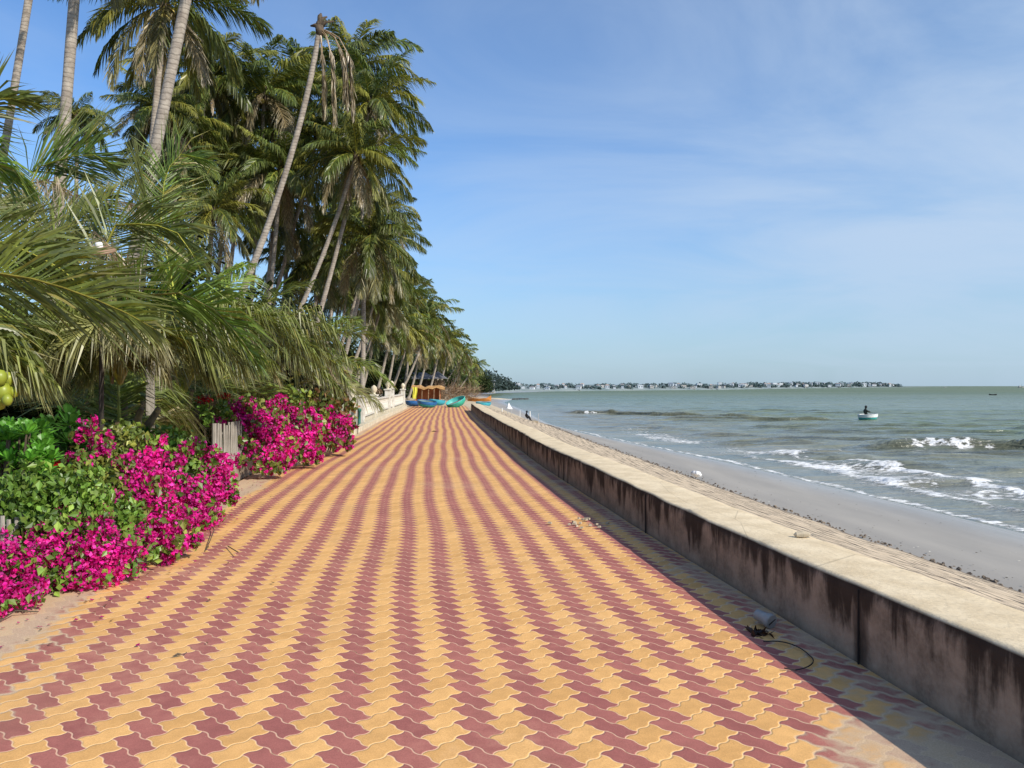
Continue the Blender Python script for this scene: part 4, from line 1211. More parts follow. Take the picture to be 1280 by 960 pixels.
SHADE_LEAF = [lin(.012, .022, .008), lin(.02, .035, .01), lin(.03, .04, .012)]  # leaf tones darkened to paint the deep shade under the palms
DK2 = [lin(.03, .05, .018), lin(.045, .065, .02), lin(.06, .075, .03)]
for i, (px, Y, top, rad, lb) in enumerate([
    (-40, 12, 3.2, 2.2, 'dark shrubby tree filling the shade at the left edge'),
    (70, 13.5, 2.9, 2.0, 'dark shrubby tree in the deep shade left of the young palm heart'),
    (165, 15, 3.0, 2.2, 'dark shrubby tree in the shade directly behind the grey post'),
    (235, 18, 3.0, 2.3, 'dark shrubby tree behind the stalked red flower head'),
    (300, 24, 4.5, 3.2, 'dark leafy tree behind the far bougainvillea'),
    (120, 30, 7.0, 4.0, 'shaded leafy tree under the small dark palm crown'),
    (215, 34, 8.5, 4.2, 'shaded leafy tree under the palm crowns behind the slanting trunk'),
    (20, 26, 6.5, 4.0, 'shaded leafy tree at the left edge behind the bare trunks')]):
    leafy_tree(px, Y, top * (.75 if Y > 25 and px < 200 else 1), rad, lb, 40 + i, SHADE_LEAF, n=4200 if Y < 25 else 5200, size=.14 if Y < 20 else .22)
for i, (px, Y, top, rad, lb) in enumerate([
    (330, 56, 8.5, 5.0, 'leafy tree low behind the coconut bearing palm'),
    (395, 62, 7.0, 5.0, 'leafy tree low behind the shaded palm crown in mid row'),
    (440, 84, 6.5, 5.0, 'leafy tree behind the start of the white balustrade'),
    (480, 104, 7.0, 5.5, 'leafy tree behind the bundle of thin palm trunks'),
    (515, 124, 7.5, 6.0, 'leafy tree behind the rounded palm crown'),
    (548, 140, 7.0, 6.0, 'leafy tree behind the dark roofed pavilion'),
    (575, 165, 5.5, 5.0, 'leafy tree behind the strongly leaning far palm'),
    (592, 190, 4.5, 5.0, 'leafy tree at the right tip of the palm row')]):
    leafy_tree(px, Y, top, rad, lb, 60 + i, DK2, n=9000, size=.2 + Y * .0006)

# a line of shrubs closing the garden behind, in the same shade-painted tones
fb = leaves([np.array([x_, y_, .5]) for x_, y_ in [(-9 - i * .35 + random.uniform(-1, 1), 8 + i * 2.1) for i in range(26)]], [1.6] * 26, [900] * 26, .17, None, .4, 8, .8, 1.6, .5, tones=SHADE_LEAF, squash=(1, 1, .9), clip=0)
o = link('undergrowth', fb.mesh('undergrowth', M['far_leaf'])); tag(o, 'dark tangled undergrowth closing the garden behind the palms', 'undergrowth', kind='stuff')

# ------------------------------------------------------------------ fence, post, lamp
def fence_at(Y, u=-5.62): return np.array([float(wallx(Y)) + u, Y, 0])


def stick_fence(y0, y1, label, seed, top=.92, step=.095):
    b0, b1 = fence_at(y0), fence_at(y1)
    root = empty('picket_fence', b0, label, 'fence', None)
    L = np.linalg.norm(b1 - b0); d = (b1 - b0) / L; ang = math.atan2(d[1], d[0])
    c = (b1 - b0) / 2
    mb = MB(); mb.box((c[0], c[1], .10), (L, .16, .26), ang); o = mb.build('plinth', M['old_concrete'], root, bevel=.015)
    for z in (.40, top - .14):
        mb = MB(); mb.tube([(0, 0, z), tuple(b1 - b0 + np.array([0, 0, z]))], .02, 6); mb.build('rail', M['grey_wood'], root)
    protos = []
    r = random.Random(seed)
    for k in range(4):
        mb = MB(); h_ = top - .22 + r.uniform(-.03, .04)
        mb.tube([(0, 0, 0), (r.uniform(-.006, .006), 0, h_ * .5), (r.uniform(-.01, .01), 0, h_)], [.019, .018, .016], 7)
        o = mb.build('picket', M['grey_wood'], root); protos.append(o)
    n = int(L / step)
    for i in range(n):
        src = protos[i] if i < 4 else protos[r.randrange(4)].copy()
        if i >= 4: COL.objects.link(src); src.parent = root
        src.location = tuple(d * (i + .5) * step) [:2] + (.225,)
        src.location.x += .035 * (1 if True else -1)
        src.rotation_euler = (r.uniform(-.03, .03), r.uniform(-.03, .03), r.uniform(0, 6))
    for q in (0, L):
        mb = MB(); mb.tube([tuple(d * q), tuple(d * q + np.array([0, 0, top + .04]))], .035, 8); mb.build('post', M['grey_wood'], root)
    return root


stick_fence(4.6, 7.6, 'near stretch of grey picket fence mostly buried in leaves at the left edge', 1, top=.62)
stick_fence(11.9, 16.6, 'stretch of bare grey picket fence on a concrete plinth between two bougainvillea masses', 2, top=.98)
mb = MB()
p0, p1 = fence_at(11.8), fence_at(11.55)
mb.box((p0[0], p0[1], .17), (.2, .22, .36)); o = mb.build('plinth_block', M['old_concrete'], bevel=.02)
tag(o, 'short concrete block closing the end of the picket fence plinth', 'block')

b0 = at(188, 560, 10.6); b0[2] = 0
root = empty('utility_post', b0, 'square grey concrete post standing among the young palms', 'post')
mb = MB(); mb.box((0, 0, 1.0), (.105, .105, 2.1), .3); mb.build('shaft', M['grey_wood'], root, bevel=.008)
mb = MB(); mb.box((0, 0, .03), (.2, .2, .1), .3); mb.build('base', M['old_concrete'], root)
b0 = at(180, 560, 10.2); b0[2] = 0
mb = MB(); mb.tube([(0, 0, 0), (-.03, 0, .7), (-.06, .02, 1.35)], [.016, .015, .012], 7)
o = mb.build('bare_stick', simple('pale stick', (.45, .38, .25), None, 8, .8), None, b0); tag(o, 'thin pale stick leaning just left of the square grey post', 'stick')

# lamp head among the fronds
pl = at(125, 314, 8.6)
root = empty('garden_lamp', (pl[0], pl[1], 0), 'garden lamp with round brown dish and white globe, half hidden in the fronds', 'lamp')
mb = MB(); mb.tube([(0, .03, 0), (0, .03, pl[2] - .02)], [.03, .022], 8); mb.build('pole', M['dark_wood'], root)
T_ = Matrix.Rotation(math.radians(22), 3, 'X')
mb = MB(); mb.lathe([(.02, .05), (.08, .045), (.16, .01), (.165, -.005), (.155, -.01), (.07, .01), (.02, .02)], 28, (0, 0, pl[2]), T_); mb.build('dish', M['lamp_dish'], root, smooth=True)
mb = MB(); mb.lathe([(.001, -.055), (.035, -.045), (.058, -.012), (.058, .0), (.05, .01)], 20, (0, -.02, pl[2] - .015), T_); mb.build('globe', M['white'], root, smooth=True)
mb = MB(); mb.lathe([(.04, .045), (.04, .085), (.03, .1), (.001, .102)], 14, (0, 0, pl[2]), T_); mb.build('cap', M['white'], root, smooth=True)

# ------------------------------------------------------------------ balustrade and kerb beside the far path
def lineY(Y, u): return np.array([float(wallx(Y)) + u * interp(Y, [0, 14, 25, 55], [1, 1, .92, .86]), Y, 0])


ks = []
mb = MB()
ys_ = np.arange(23.5, 56, 1.0)
for i in range(len(ys_) - 1):
    a, c_ = lineY(ys_[i], -5.3), lineY(ys_[i] + .985, -5.3)
    dd = c_ - a; mb.box((*((a + c_) / 2)[:2], .06 + .01 * (i % 3)), (np.linalg.norm(dd), .22, .2 + .015 * (i % 2)), math.atan2(dd[1], dd[0]))
o = mb.build('kerb', M['cream'], bevel=.015); tag(o, kind='structure')
base_ = lineY(31, -5.7)
root = empty('balustrade', base_, 'white railing with turned balusters and finialled posts along the far left of the path', 'railing')
mb = MB()
ys_ = np.linspace(31, 58, 24)
for i in range(23):
    a, c_ = lineY(ys_[i], -5.66) - base_, lineY(ys_[i + 1], -5.66) - base_; dd = c_ - a
    mb.box((*((a + c_) / 2)[:2], .12), (np.linalg.norm(dd), .34, .3), math.atan2(dd[1], dd[0]))
mb.build('plinth', M['cream'], root)
for z, h_, w_ in ((.36, .07, .13), (.98, .08, .16), (.7, .04, .06)):
    mb = MB()
    for i in range(23):
        a, c_ = lineY(ys_[i], -5.66) - base_, lineY(ys_[i + 1], -5.66) - base_; dd = c_ - a
        mb.box((*((a + c_) / 2)[:2], z), (np.linalg.norm(dd) + .01, w_, h_), math.atan2(dd[1], dd[0]))
    mb.build('rail', M['white_paint'], root)
mb = MB(); mb.lathe([(.035, 0), (.05, .03), (.03, .08), (.048, .2), (.05, .26), (.028, .42), (.03, .5), (.045, .55), (.045, .6)], 8)
proto = mb.build('baluster', M['white_paint'], root, smooth=True)
first = True
for Y in np.arange(31.3, 57.8, .36):
    if any(abs(Y - pY) < .22 for pY in (31, 36.7, 44.3, 47, 57.6)): continue
    if first: o = proto; first = False
    else: o = proto.copy(); COL.objects.link(o); o.parent = root
    o.location = lineY(Y, -5.66) - base_ + np.array([0, 0, .37])
for k, (pY, ph, fin) in enumerate(((31, 1.15, 0), (36.7, 1.12, 1), (44.3, 1.35, 1), (47, 1.4, 1), (57.6, 1.3, 1))):
    p = lineY(pY, -5.66) - base_
    mb = MB(); mb.box((p[0], p[1], ph / 2), (.3, .3, ph)); mb.box((p[0], p[1], ph + .04), (.4, .4, .08)); po = mb.build('post', M['white_paint'], root, bevel=.01)
    if fin:
        mb = MB(); mb.lathe([(.1, 0), (.06, .06), (.13, .15), (.16, .25), (.12, .36), (.05, .42), (.001, .45)], 12, (p[0], p[1], ph + .08)); mb.build('finial', M['cream'], po, smooth=True)

# gatepost and green bin beside the hedge's end
p = lineY(33.2, -6.5); mb = MB(); mb.box((p[0], p[1], .85), (.5, .5, 1.7)); mb.box((p[0], p[1], 1.75), (.62, .62, .12)); o = mb.build('gate_pillar', M['cream'], bevel=.02)
tag(o, 'cream gate pillar with flat cap behind the start of the white railing', 'pillar')
p = lineY(29.6, -5.55); root = empty('water_tap_post', p, 'short dark green pipe post between the last magenta bush and the railing', 'post')
mb = MB(); mb.lathe([(.09, 0), (.09, .1), (.05, .12), (.05, .6), (.08, .62), (.08, .72), (.001, .74)], 12); mb.build('pipe', M['green_paint'], root, smooth=True)

# grey thatched hut roof behind the hedge, with a small yellow pennant
p = at(405, 500, 27)
root = empty('thatched_hut', (p[0], 27, 0), 'small hut with worn grey thatch showing behind the end of the bougainvillea', 'hut')
mb = MB()
mb.add([(-1.3, -.9, 1.75), (1.05, -.9, 1.75), (.95, .0, 2.42), (-1.2, .0, 2.42), (-1.3, .9, 1.75), (1.05, .9, 1.75), (-1.3, -.9, 1.68), (1.05, -.9, 1.68), (1.05, .9, 1.68), (-1.3, .9, 1.68)],
       [(0, 1, 2, 3), (3, 2, 5, 4), (1, 5, 2), (0, 3, 4), (6, 7, 1, 0), (7, 8, 5, 1), (8, 9, 4, 5), (9, 6, 0, 4), (9, 8, 7, 6)])
mb.build('roof', M['thatch'], root)
fb = FB(); rg = np.random.default_rng(3)
n_ = 900
bx = np.stack([rg.uniform(-1.3, 1.05, n_), -.0 - .92 * rg.uniform(0, 1, n_), np.zeros(n_)], 1); bx[:, 2] = 2.45 + bx[:, 1] * .74
v = np.stack([bx, bx + np.array([.03, 0, 0]), bx + np.array([.015, -.12, -.16]) + rg.normal(0, .03, (n_, 3))], 1).reshape(-1, 3)
fb.add((v, [], np.arange(n_ * 3).reshape(-1, 3), np.repeat(GREYDRY[None] * rg.uniform(.5, 1.2, n_)[:, None], 3, 0)))
link('straw', fb.mesh('straw', M['far_leaf']), root)
for x_ in (-1.1, .9):
    for y_ in (-.75, .75):
        mb = MB(); mb.tube([(x_, y_, 0), (x_, y_, 1.72)], .06, 7); mb.build('post', M['grey_wood'], root)
mb = MB(); mb.box((-.1, .3, .8), (2.0, .08, 1.6)); mb.build('wall', M['dark_wood'], root)
root.scale = (.85, .85, 1)
p = at(449, 456, 25.5)
root = empty('pennant', (p[0] - .05, 25.5, 0), 'small yellow pennant on a thin pole beside the grey thatch', 'flag')
mb = MB(); mb.tube([(0, 0, 0), (0, 0, p[2] + .12)], .012, 6); mb.build('pole', M['dark_wood'], root)
mb = MB(); mb.add([(0, 0, p[2] + .1), (.17, .01, p[2] + .04), (.15, -.02, p[2] - .08), (0, 0, p[2] - .1), (.08, .03, p[2] + .07), (.08, .02, p[2] - .1)], [(0, 4, 5, 3), (4, 1, 2, 5)]); mb.build('cloth', M['yellow'], root)
# old fishing net heap over the railing
fb = leaves([np.array([0, 0, 0]), np.array([.7, .3, .05]), np.array([-.7, -.2, -.05])], [.42, .36, .36], [700, 500, 500], .1, None, .4, 4, .9, 2.2, .4, squash=(1.3, 1, .55), tones=[lin(.2, .13, .08), lin(.13, .09, .06), lin(.3, .24, .16)])
p = lineY(40, -6.9); o = link('brush_heap', fb.mesh('brush_heap', M['far_leaf']), None, (p[0], p[1], 1.25)); tag(o, 'heap of brown dry brush lying on a shed roof behind the white railing', 'brush heap')
mb = MB(); root = empty('low_shed', (p[0], p[1], 0), 'low pale shed just behind the white railing, dry brush on its roof', 'shed')
mb.box((0, 0, .45), (1.8, 1.4, .9)); mb.build('wall', M['cream'], root); mb = MB(); mb.box((0, 0, .95), (2.1, 1.7, .08)); mb.build('roof', M['white_paint'], root)


# ------------------------------------------------------------------ boats
def basket_boat(loc, R, D, mat, label, tilt=(0, 0), rim=None, rz=0.0, group='round basket boats', inner=None, stripe=None):
    root = empty('basket_boat', loc, label, 'boat', group)
    root.rotation_euler = (tilt[0], tilt[1], rz)
    mb = MB(); mb.lathe([(.001, 0), (R * .45, .01), (R * .75, D * .16), (R * .93, D * .45), (R, D * .78), (R * .985, D)], 28, wob=.02); hull = mb.build('hull', mat, root, smooth=True)
    mb = MB(); mb.lathe([(R * .96, D * .98), (R * .95, D * .75), (R * .87, D * .45), (R * .68, D * .2), (R * .4, .06), (.001, .05)], 28, wob=.02); mb.build('inside', inner or M['hull_in'], root, smooth=True)
    mb = MB(); mb.lathe([(R * .955, D * .96), (R * .95, D * 1.03), (R * 1.0, D * 1.05), (R * 1.02, D * .99), (R * 1.0, D * .93)], 28, wob=.02); mb.build('rim', rim or mat, root, smooth=True)
    mb = MB(); mb.box((0, 0, D * .72), (R * 1.78, .2, .04)); mb.build('thwart', M['grey_wood'], root)
    if stripe:
        mb = MB(); mb.lathe([(R * .975, D * .6), (R * 1.012, D * .78), (R * 1.005, D * .9)], 28, wob=.02); mb.build('band', stripe, root, smooth=True)
    return root


def g0(px, Y, z=.02):
    p = at(px, 0, Y); p[2] = z; return p


basket_boat(g0(533, 57), .74, .46, M['teal'], 'teal basket boat with deep blue rim at the far end of the path', (.08, .12), M['blue_hull'], stripe=M['blue_hull'])
basket_boat(g0(517, 60.5), .66, .38, M['blue_hull'], 'blue basket boat nearest the white railing', (0, .03), M['blue_hull'])
basket_boat(g0(546, 63.5), .68, .42, M['cyan_hull'], 'pale turquoise basket boat behind the teal one', (0, .1), M['cyan_hull'])
basket_boat(g0(572, 58, .06), .76, .5, M['green_hull'], 'large green basket boat tipped toward the path beside the sea wall end', (.28, -.36), M['turq'], inner=M['turq'])
basket_boat(g0(604, 72, -.35), .72, .42, M['cyan_hull'], 'cyan basket boat lying on the beach beyond the sea wall', (.05, .05), M['cyan_hull'])
# wooden orange boat on the beach
root = empty('wooden_boat', g0(599, 86, -.25), 'small orange brown wooden boat drawn up on the far beach', 'boat')
mb = MB()
st_ = [(-1.3, .05, .55), (-.8, .38, .32), (0, .5, .25), (.8, .4, .3), (1.35, .05, .6)]
vs, fs = [], []
for (x_, hw, zt) in st_: vs += [(x_, -hw, zt + .2), (x_, -hw * .6, .02 + abs(x_) * .12), (x_, hw * .6, .02 + abs(x_) * .12), (x_, hw, zt + .2)]
for i in range(4):
    for k in range(3): fs.append((i * 4 + k, i * 4 + k + 1, i * 4 + 5 + k, i * 4 + 4 + k))
mb.add(vs, fs); mb.build('hull', M['orange'], root)
mb = MB(); mb.box((0, 0, .36), (.2, .85, .04)); mb.box((-.7, 0, .4), (.18, .65, .04)); mb.build('thwart', M['grey_wood'], root)


def person(loc, label, kind, rz=0.0, mat=M['black'], s=1.0):
    """seated figure as one skinned body"""
    root = empty('person', loc, label, 'person'); root.rotation_euler = (0, 0, rz)
    J = {'pel': (0, 0, .12), 'sp': (.05, 0, .36), 'ch': (.08, 0, .55), 'nk': (.1, 0, .68), 'hd': (.13, 0, .80), 'ht': (.14, 0, .90)}
    if kind == 'sit':
        J.update(kl=(.38, .12, .40), kr=(.38, -.12, .36), al=(.46, .12, .04), ar=(.50, -.12, .03), tl=(.6, .13, .02), tr=(.64, -.13, .01),
                 sl=(.08, .19, .6), sr=(.08, -.19, .6), el=(.22, .24, .36), er=(.22, -.24, .38), hl=(.4, .16, .42), hr=(.4, -.14, .4))
    else:
        J.update(kl=(.36, .2, .2), kr=(.36, -.2, .2), al=(.15, .3, .02), ar=(.2, -.3, .02), tl=(.25, .3, .02), tr=(.3, -.3, .02),
                 sl=(.08, .19, .6), sr=(.08, -.19, .6), el=(.3, .24, .45), er=(.28, -.26, .42), hl=(.5, .1, .5), hr=(.5, -.1, .45))
    E = [('pel', 'sp'), ('sp', 'ch'), ('ch', 'nk'), ('nk', 'hd'), ('hd', 'ht'), ('pel', 'kl'), ('kl', 'al'), ('al', 'tl'), ('pel', 'kr'), ('kr', 'ar'), ('ar', 'tr'),
         ('ch', 'sl'), ('sl', 'el'), ('el', 'hl'), ('ch', 'sr'), ('sr', 'er'), ('er', 'hr')]
    rad = dict(pel=.15, sp=.13, ch=.15, nk=.055, hd=.095, ht=.07, kl=.07, kr=.07, al=.045, ar=.045, tl=.035, tr=.035, sl=.06, sr=.06, el=.045, er=.045, hl=.035, hr=.035)
    ks = list(J); me = bpy.data.meshes.new('body'); me.from_pydata([J[k] for k in ks], [(ks.index(a), ks.index(b_)) for a, b_ in E], [])
    o = link('body', me, root); me.materials.append(mat)
    me.skin_vertices if hasattr(me, 'skin_vertices') else None
    m_ = o.modifiers.new('skin', 'SKIN')
    sv = me.skin_vertices[0].data if len(me.skin_vertices) else None
    if sv is None:
        bm_ = __import__('bmesh').new(); bm_.from_mesh(me); bm_.verts.layers.skin.verify(); bm_.to_mesh(me); bm_.free(); sv = me.skin_vertices[0].data
    for i, k in enumerate(ks): sv[i].radius = (rad[k], rad[k]); sv[i].use_root = (k == 'pel')
    o.modifiers.new('sub', 'SUBSURF').render_levels = 2
    mb = MB(); mb.lathe([(.001, .12), (.07, .1), (.1, .03), (.1, -.02), (.085, -.05)], 14, (.125, 0, .84)); mb.build('hair', M['black'], root, smooth=True)
    root.scale = (s, s, s)
    return root


# round boat out at sea with a fisherman
pb = at(1085, 524.5, 68); pb[2] = SEA - .12
basket_boat(pb, .82, .6, M['turq'], 'round white and turquoise basket boat afloat on the sea with a fisherman in it', (0, -.05), M['white'], stripe=M['white'], group='round basket boats')
person((pb[0] - .3, pb[1] + .05, SEA + .22), 'fisherman in dark clothes sitting in the floating basket boat', 'boat', 0, M['olive_cloth'], 1.1)
# dark rowing boat far out
def rowing(loc, L, label, mat, name='rowing_boat', cabin=False, group=None):
    root = empty(name, loc, label, 'boat', group)
    vs, fs = [], []
    for f, hw, zt in ((-.5, .02, .2), (-.3, .13, .13), (0, .17, .11), (.3, .14, .13), (.5, .06, .18)):
        vs += [(f * L, -hw * L, zt * L), (f * L * .92, -hw * L * .5, -.02 * L), (f * L * .92, hw * L * .5, -.02 * L), (f * L, hw * L, zt * L)]
    for i in range(4):
        for k in range(3): fs.append((i * 4 + k, i * 4 + k + 1, i * 4 + 5 + k, i * 4 + 4 + k))
    mb = MB(); mb.add(vs, fs); mb.build('hull', mat, root)
    mb = MB(); mb.box((0, 0, .09 * L), (.86 * L, .2 * L, .015 * L)); mb.build('deck', M['dark_wood'], root)
    if cabin:
        mb = MB(); mb.box((-.15 * L, 0, .2 * L), (.25 * L, .16 * L, .2 * L)); mb.build('cabin', M['net'], root)
        mb = MB(); mb.tube([(.15 * L, 0, .1 * L), (.15 * L, 0, .5 * L)], .012 * L, 6); mb.build('mast', M['dark_wood'], root)
    return root


p = at(1241, 493.5, 250); p[2] = SEA; rowing(p, 2.6, 'small dark open boat out on the sea near the right edge', M['black'])
p = at(1276, 484, 1400); p[2] = SEA; rowing(p, 12, 'tiny grey ship on the horizon at the right edge', M['net'], 'fishing_ship', True)
p = at(1181, 484, 1400); p[2] = SEA; rowing(p, 5, 'speck of a boat on the horizon right of the far headland', M['net'], 'fishing_boat', True)

# seated person and net poles at the apron's end
p = at(657, 525, 46); zz = EYE - (525.5 - HY) * 46 / F
person((p[0], 46, zz), 'person in black clothes sitting hunched on the end of the stone apron', 'sit', .3, M['black'], .62)
mb = MB(); mb.box((p[0], 46.2, zz - .35), (1.4, 1.3, .66), .1); o = mb.build('landing_block', M['old_concrete'], bevel=.03); tag(o, 'rough concrete landing at the far end of the stone apron', 'landing')
for i, (px, y0, y1, Y, lb) in enumerate(((627.5, 520, 510, 52, 'white pole at the left end of the beach net line'), (634.5, 521, 510.5, 52, 'second pole of the beach net line, left of the short gap'), (639, 523, 512, 50, 'middle pole of the beach net line'),
                         (650, 524, 512.5, 50, 'pole of the net line just left of the seated person'), (662.5, 526, 514, 48, 'stout white pole right beside the seated person'), (673, 530, 517, 47, 'thin dark pole at the right end of the net line'))):
    p = at(px, y0, Y); zt = EYE - (y1 - HY) * Y / F
    root = empty('net_pole', (p[0], Y, p[2] - .5), lb, 'pole', 'poles of the beach net line')
    mb = MB(); mb.tube([(0, 0, 0), (0, 0, zt - p[2] + .5)], .035 if i in (0, 4) else .02, 7); mb.build('shaft', M['white'] if i in (0, 3, 4) else M['net'], root)
# white splash-shaped sail cloth: a small white tent-like float near the beach
p = at(636, 509, 95); p[2] = SEA + .0
root = empty('white_float', p, 'small white peaked float in the shallows beyond the net poles', 'float')
mb = MB(); mb.lathe([(.62, 0), (.5, .12), (.22, .5), (.06, .85), (.001, .95)], 9, wob=.15); mb.build('cover', M['white'], root, smooth=True)
mb = MB(); mb.box((0, 0, .0), (1.5, .8, .14)); mb.build('raft', M['foam_bit'], root, bevel=.04)

# orange straw stall, yellow cloth, dry brush, pavilion
Y = 84; c0 = g0(535, Y, 0)
root = empty('straw_stall', c0, 'orange stall of reddish panels under a sagging straw canopy at the path end', 'stall')
mb = MB(); mb.box((0, .5, .75), (2.6, .08, 1.5)); mb.box((-1.3, 0, .7), (.08, 1.1, 1.4)); mb.box((1.3, 0, .7), (.08, 1.1, 1.4)); mb.build('panel', M['brick_red'], root)
mb = MB(); nx = 9
vs, fs = [], []
for i in range(nx):
    x_ = -1.7 + 3.6 * i / (nx - 1)
    for y_ in (-1, 0, 1): vs.append((x_, y_ * .85, 1.62 + .07 * math.sin(i * 1.4) + .10 * math.sin(i * 3.7 + y_) - .10 * abs(y_) + .12 * (i == 0)))
for i in range(nx - 1):
    for k in range(2): fs.append((i * 3 + k, i * 3 + k + 1, i * 3 + 4 + k, i * 3 + 3 + k))
b_ = len(vs); vs += [(v[0], v[1], v[2] - .22) for v in vs]
fs += [tuple(b_ + q for q in f[::-1]) for f in fs]
for i in range(nx - 1): fs.append((i * 3, i * 3 + 3, b_ + i * 3 + 3, b_ + i * 3))
mb.add(vs, fs); mb.build('canopy', M['straw'], root)
for x_ in (-1.3, -.6, .1, .7, 1.3):
    mb = MB(); mb.tube([(x_, -.7, 0), (x_ + .05, -.7, 1.6)], .04, 6); mb.build('post', M['twig'], root)
p = g0(518.5, 74, 0); root = empty('hanging_cloth', p, 'bright yellow cloth hung on a stake beside the straw stall', 'cloth')
mb = MB(); mb.tube([(0, .03, 0), (0, .03, 1.6)], .025, 6); mb.build('stake', M['twig'], root)
mb = MB()
vs, fs = [], []
for i in range(6):
    for k in range(5): vs.append((-.22 + .11 * k + .04 * math.sin(i), .05 * math.sin(k * 2.2 + i * .4) - .02, 1.5 - .22 * i - .03 * (k % 2)))
for i in range(5):
    for k in range(4): fs.append((i * 5 + k, i * 5 + k + 1, i * 5 + 6 + k, i * 5 + 5 + k))
mb.add(vs, fs); mb.build('cloth', M['yellow'], root)
mb = MB(); r = random.Random(8)
for i in range(520):
    x0, y0, z0 = r.uniform(-2.0, 2.6), r.uniform(-1, 1.2), r.uniform(0, 1.7) * (1 - abs(r.gauss(0, .3)))
    a = Vector((x0, y0, max(0, z0))); d_ = Vector((r.gauss(.1, .8), r.gauss(0, .5), r.uniform(-.1, 1.2))).normalized() * r.uniform(.6, 1.7)
    mb.tube([a, a + d_ * .5 + Vector((0, 0, .05)), a + d_], [.022, .016, .006], 3, False)
o = mb.build('brush_pile', M['twig'], None, g0(566, 86, -.05)); tag(o, 'sprawling pile of dry brown branches beside the straw stall', 'brush pile')
Y = 105; c0 = g0(531, Y, 0); root = empty('pavilion', c0, 'open dark pavilion with grey hipped roofs under the palms', 'building')
mb = MB()
def hip(mb, cx, cy, z, w_, d_, h_, rl):
    mb.add([(cx - w_ / 2, cy - d_ / 2, z), (cx + w_ / 2, cy - d_ / 2, z), (cx + w_ / 2, cy + d_ / 2, z), (cx - w_ / 2, cy + d_ / 2, z), (cx - rl / 2, cy, z + h_), (cx + rl / 2, cy, z + h_)],
           [(0, 1, 5, 4), (1, 2, 5), (2, 3, 4, 5), (3, 0, 4), (3, 2, 1, 0)])
hip(mb, -1.6, 0, 2.55, 6.4, 4, .9, 3.4); mb.build('roof', M['slate'], root)
mb = MB(); hip(mb, 1.8, -.4, 2.6, 2.6, 3.2, 1.0, .1); mb.build('roof', M['slate'], root)
mb = MB(); mb.box((-.8, 1.2, 1.2), (6.6, .1, 2.4)); mb.build('wall', M['dark_wood'], root)
mb = MB(); mb.box((-.8, -1.4, .95), (7, .06, .1)); mb.box((-.8, -1.4, .55), (7, .06, .06)); mb.build('rail', M['grey_wood'], root)
for x_ in np.linspace(-4.4, 2.8, 7):
    mb = MB(); mb.box((x_, -1.4, 1.3), (.12, .12, 2.6)); mb.build('post', M['dark_wood'], root)

# ------------------------------------------------------------------ far shore
HZ = lambda c, f: c * (1 - f) + np.array([.34, .45, .55]) * f  # distance haze painted into the base colours of the far shore
hz_white = [simple('far wall %d' % i, tuple(c), tuple(c * .85), 1, .9) for i, c in enumerate((lin(.62, .66, .7), lin(.5, .55, .6), lin(.45, .44, .42), lin(.7, .73, .76)))]  # pale bluish wall colours with the haze already painted in
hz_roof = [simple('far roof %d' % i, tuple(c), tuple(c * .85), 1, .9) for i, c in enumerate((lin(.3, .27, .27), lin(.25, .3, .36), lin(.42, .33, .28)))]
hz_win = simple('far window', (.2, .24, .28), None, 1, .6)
FX = [-60, -12, -8, 0, 22, 37, 90, 156, 330, 600, 1050, 1480, 1560]
FY = [330, 300, 380, 405, 420, 443, 520, 590, 900, 1350, 2000, 2700, 2750]
m, t, b = new_mat('far land'); pos = geo_pos(t)
n_ = t.noise(pos, .03, 6, .7)
t.put(b.inputs['Base Color'], t.mix(t.ramp(n_, .4, .6), (.15, .2, .2), (.23, .27, .26))); b.inputs['Roughness'].default_value = 1
farm = m
V = []
tt = np.linspace(0, 1, 140)
sx_ = np.interp(tt, np.linspace(0, 1, len(FX)), FX); sy_ = np.interp(tt, np.linspace(0, 1, len(FY)), FY)
for i, (x_, y_) in enumerate(zip(sx_, sy_)):
    dist = y_
    top_px = interp(HX + x_ * F / y_, [560, 640, 700, 860, 950, 1000, 1080, 1112, 1135], [1.5, 1.2, 1.5, 1.5, 2.6, 3.4, 3.1, 1.6, -.6])
    zt = (top_px) * y_ * 1.12 / F + EYE
    rgd = 1 + .18 * mnoise.noise((i * .4, 0, 0))
    V.append([(x_, y_, SEA - .3), (x_ + .01 * y_ * 0, y_ + 4, SEA + .8), (x_, y_ * 1.03, max(SEA, (zt - SEA) * .45 + SEA)), (x_, y_ * 1.12, max(SEA - .5, zt * rgd)), (x_ * .98, y_ * 1.4, SEA - 1)])
V = np.array(V)
me = mesh_np('far_hills', V.reshape(-1, 3), grid_faces(V.shape[0], 5), mats=[farm], smooth=True)
tag(link('far_hills', me), 'low hazy land around the bay', kind='structure')
# pale beach strip at its foot on the left
# houses
def make_house(w_, d_, h_, wm, rm, flat):
    root = empty('far_house', (0, 0, 0))
    mb = MB(); mb.box((0, 0, h_ / 2), (w_, d_, h_)); wo = mb.build('wall', wm, root)
    mb = MB()
    if flat: mb.box((0, 0, h_ + .15), (w_ * 1.04, d_ * 1.04, .3))
    else: hip(mb, 0, 0, h_, w_ * 1.12, d_ * 1.12, h_ * .32, w_ * .5)
    mb.build('roof', rm, root)
    mb = MB()
    nf = max(1, int(h_ / 3)); nw = max(2, int(w_ / 2.6))
    for a in range(nf):
        for c_ in range(nw): mb.box((-w_ / 2 + (c_ + .5) * w_ / nw, -d_ / 2 - .02, (a + .55) * h_ / nf), (w_ / nw * .45, .08, h_ / nf * .42))
    mb.build('windows', hz_win, root)
    return root


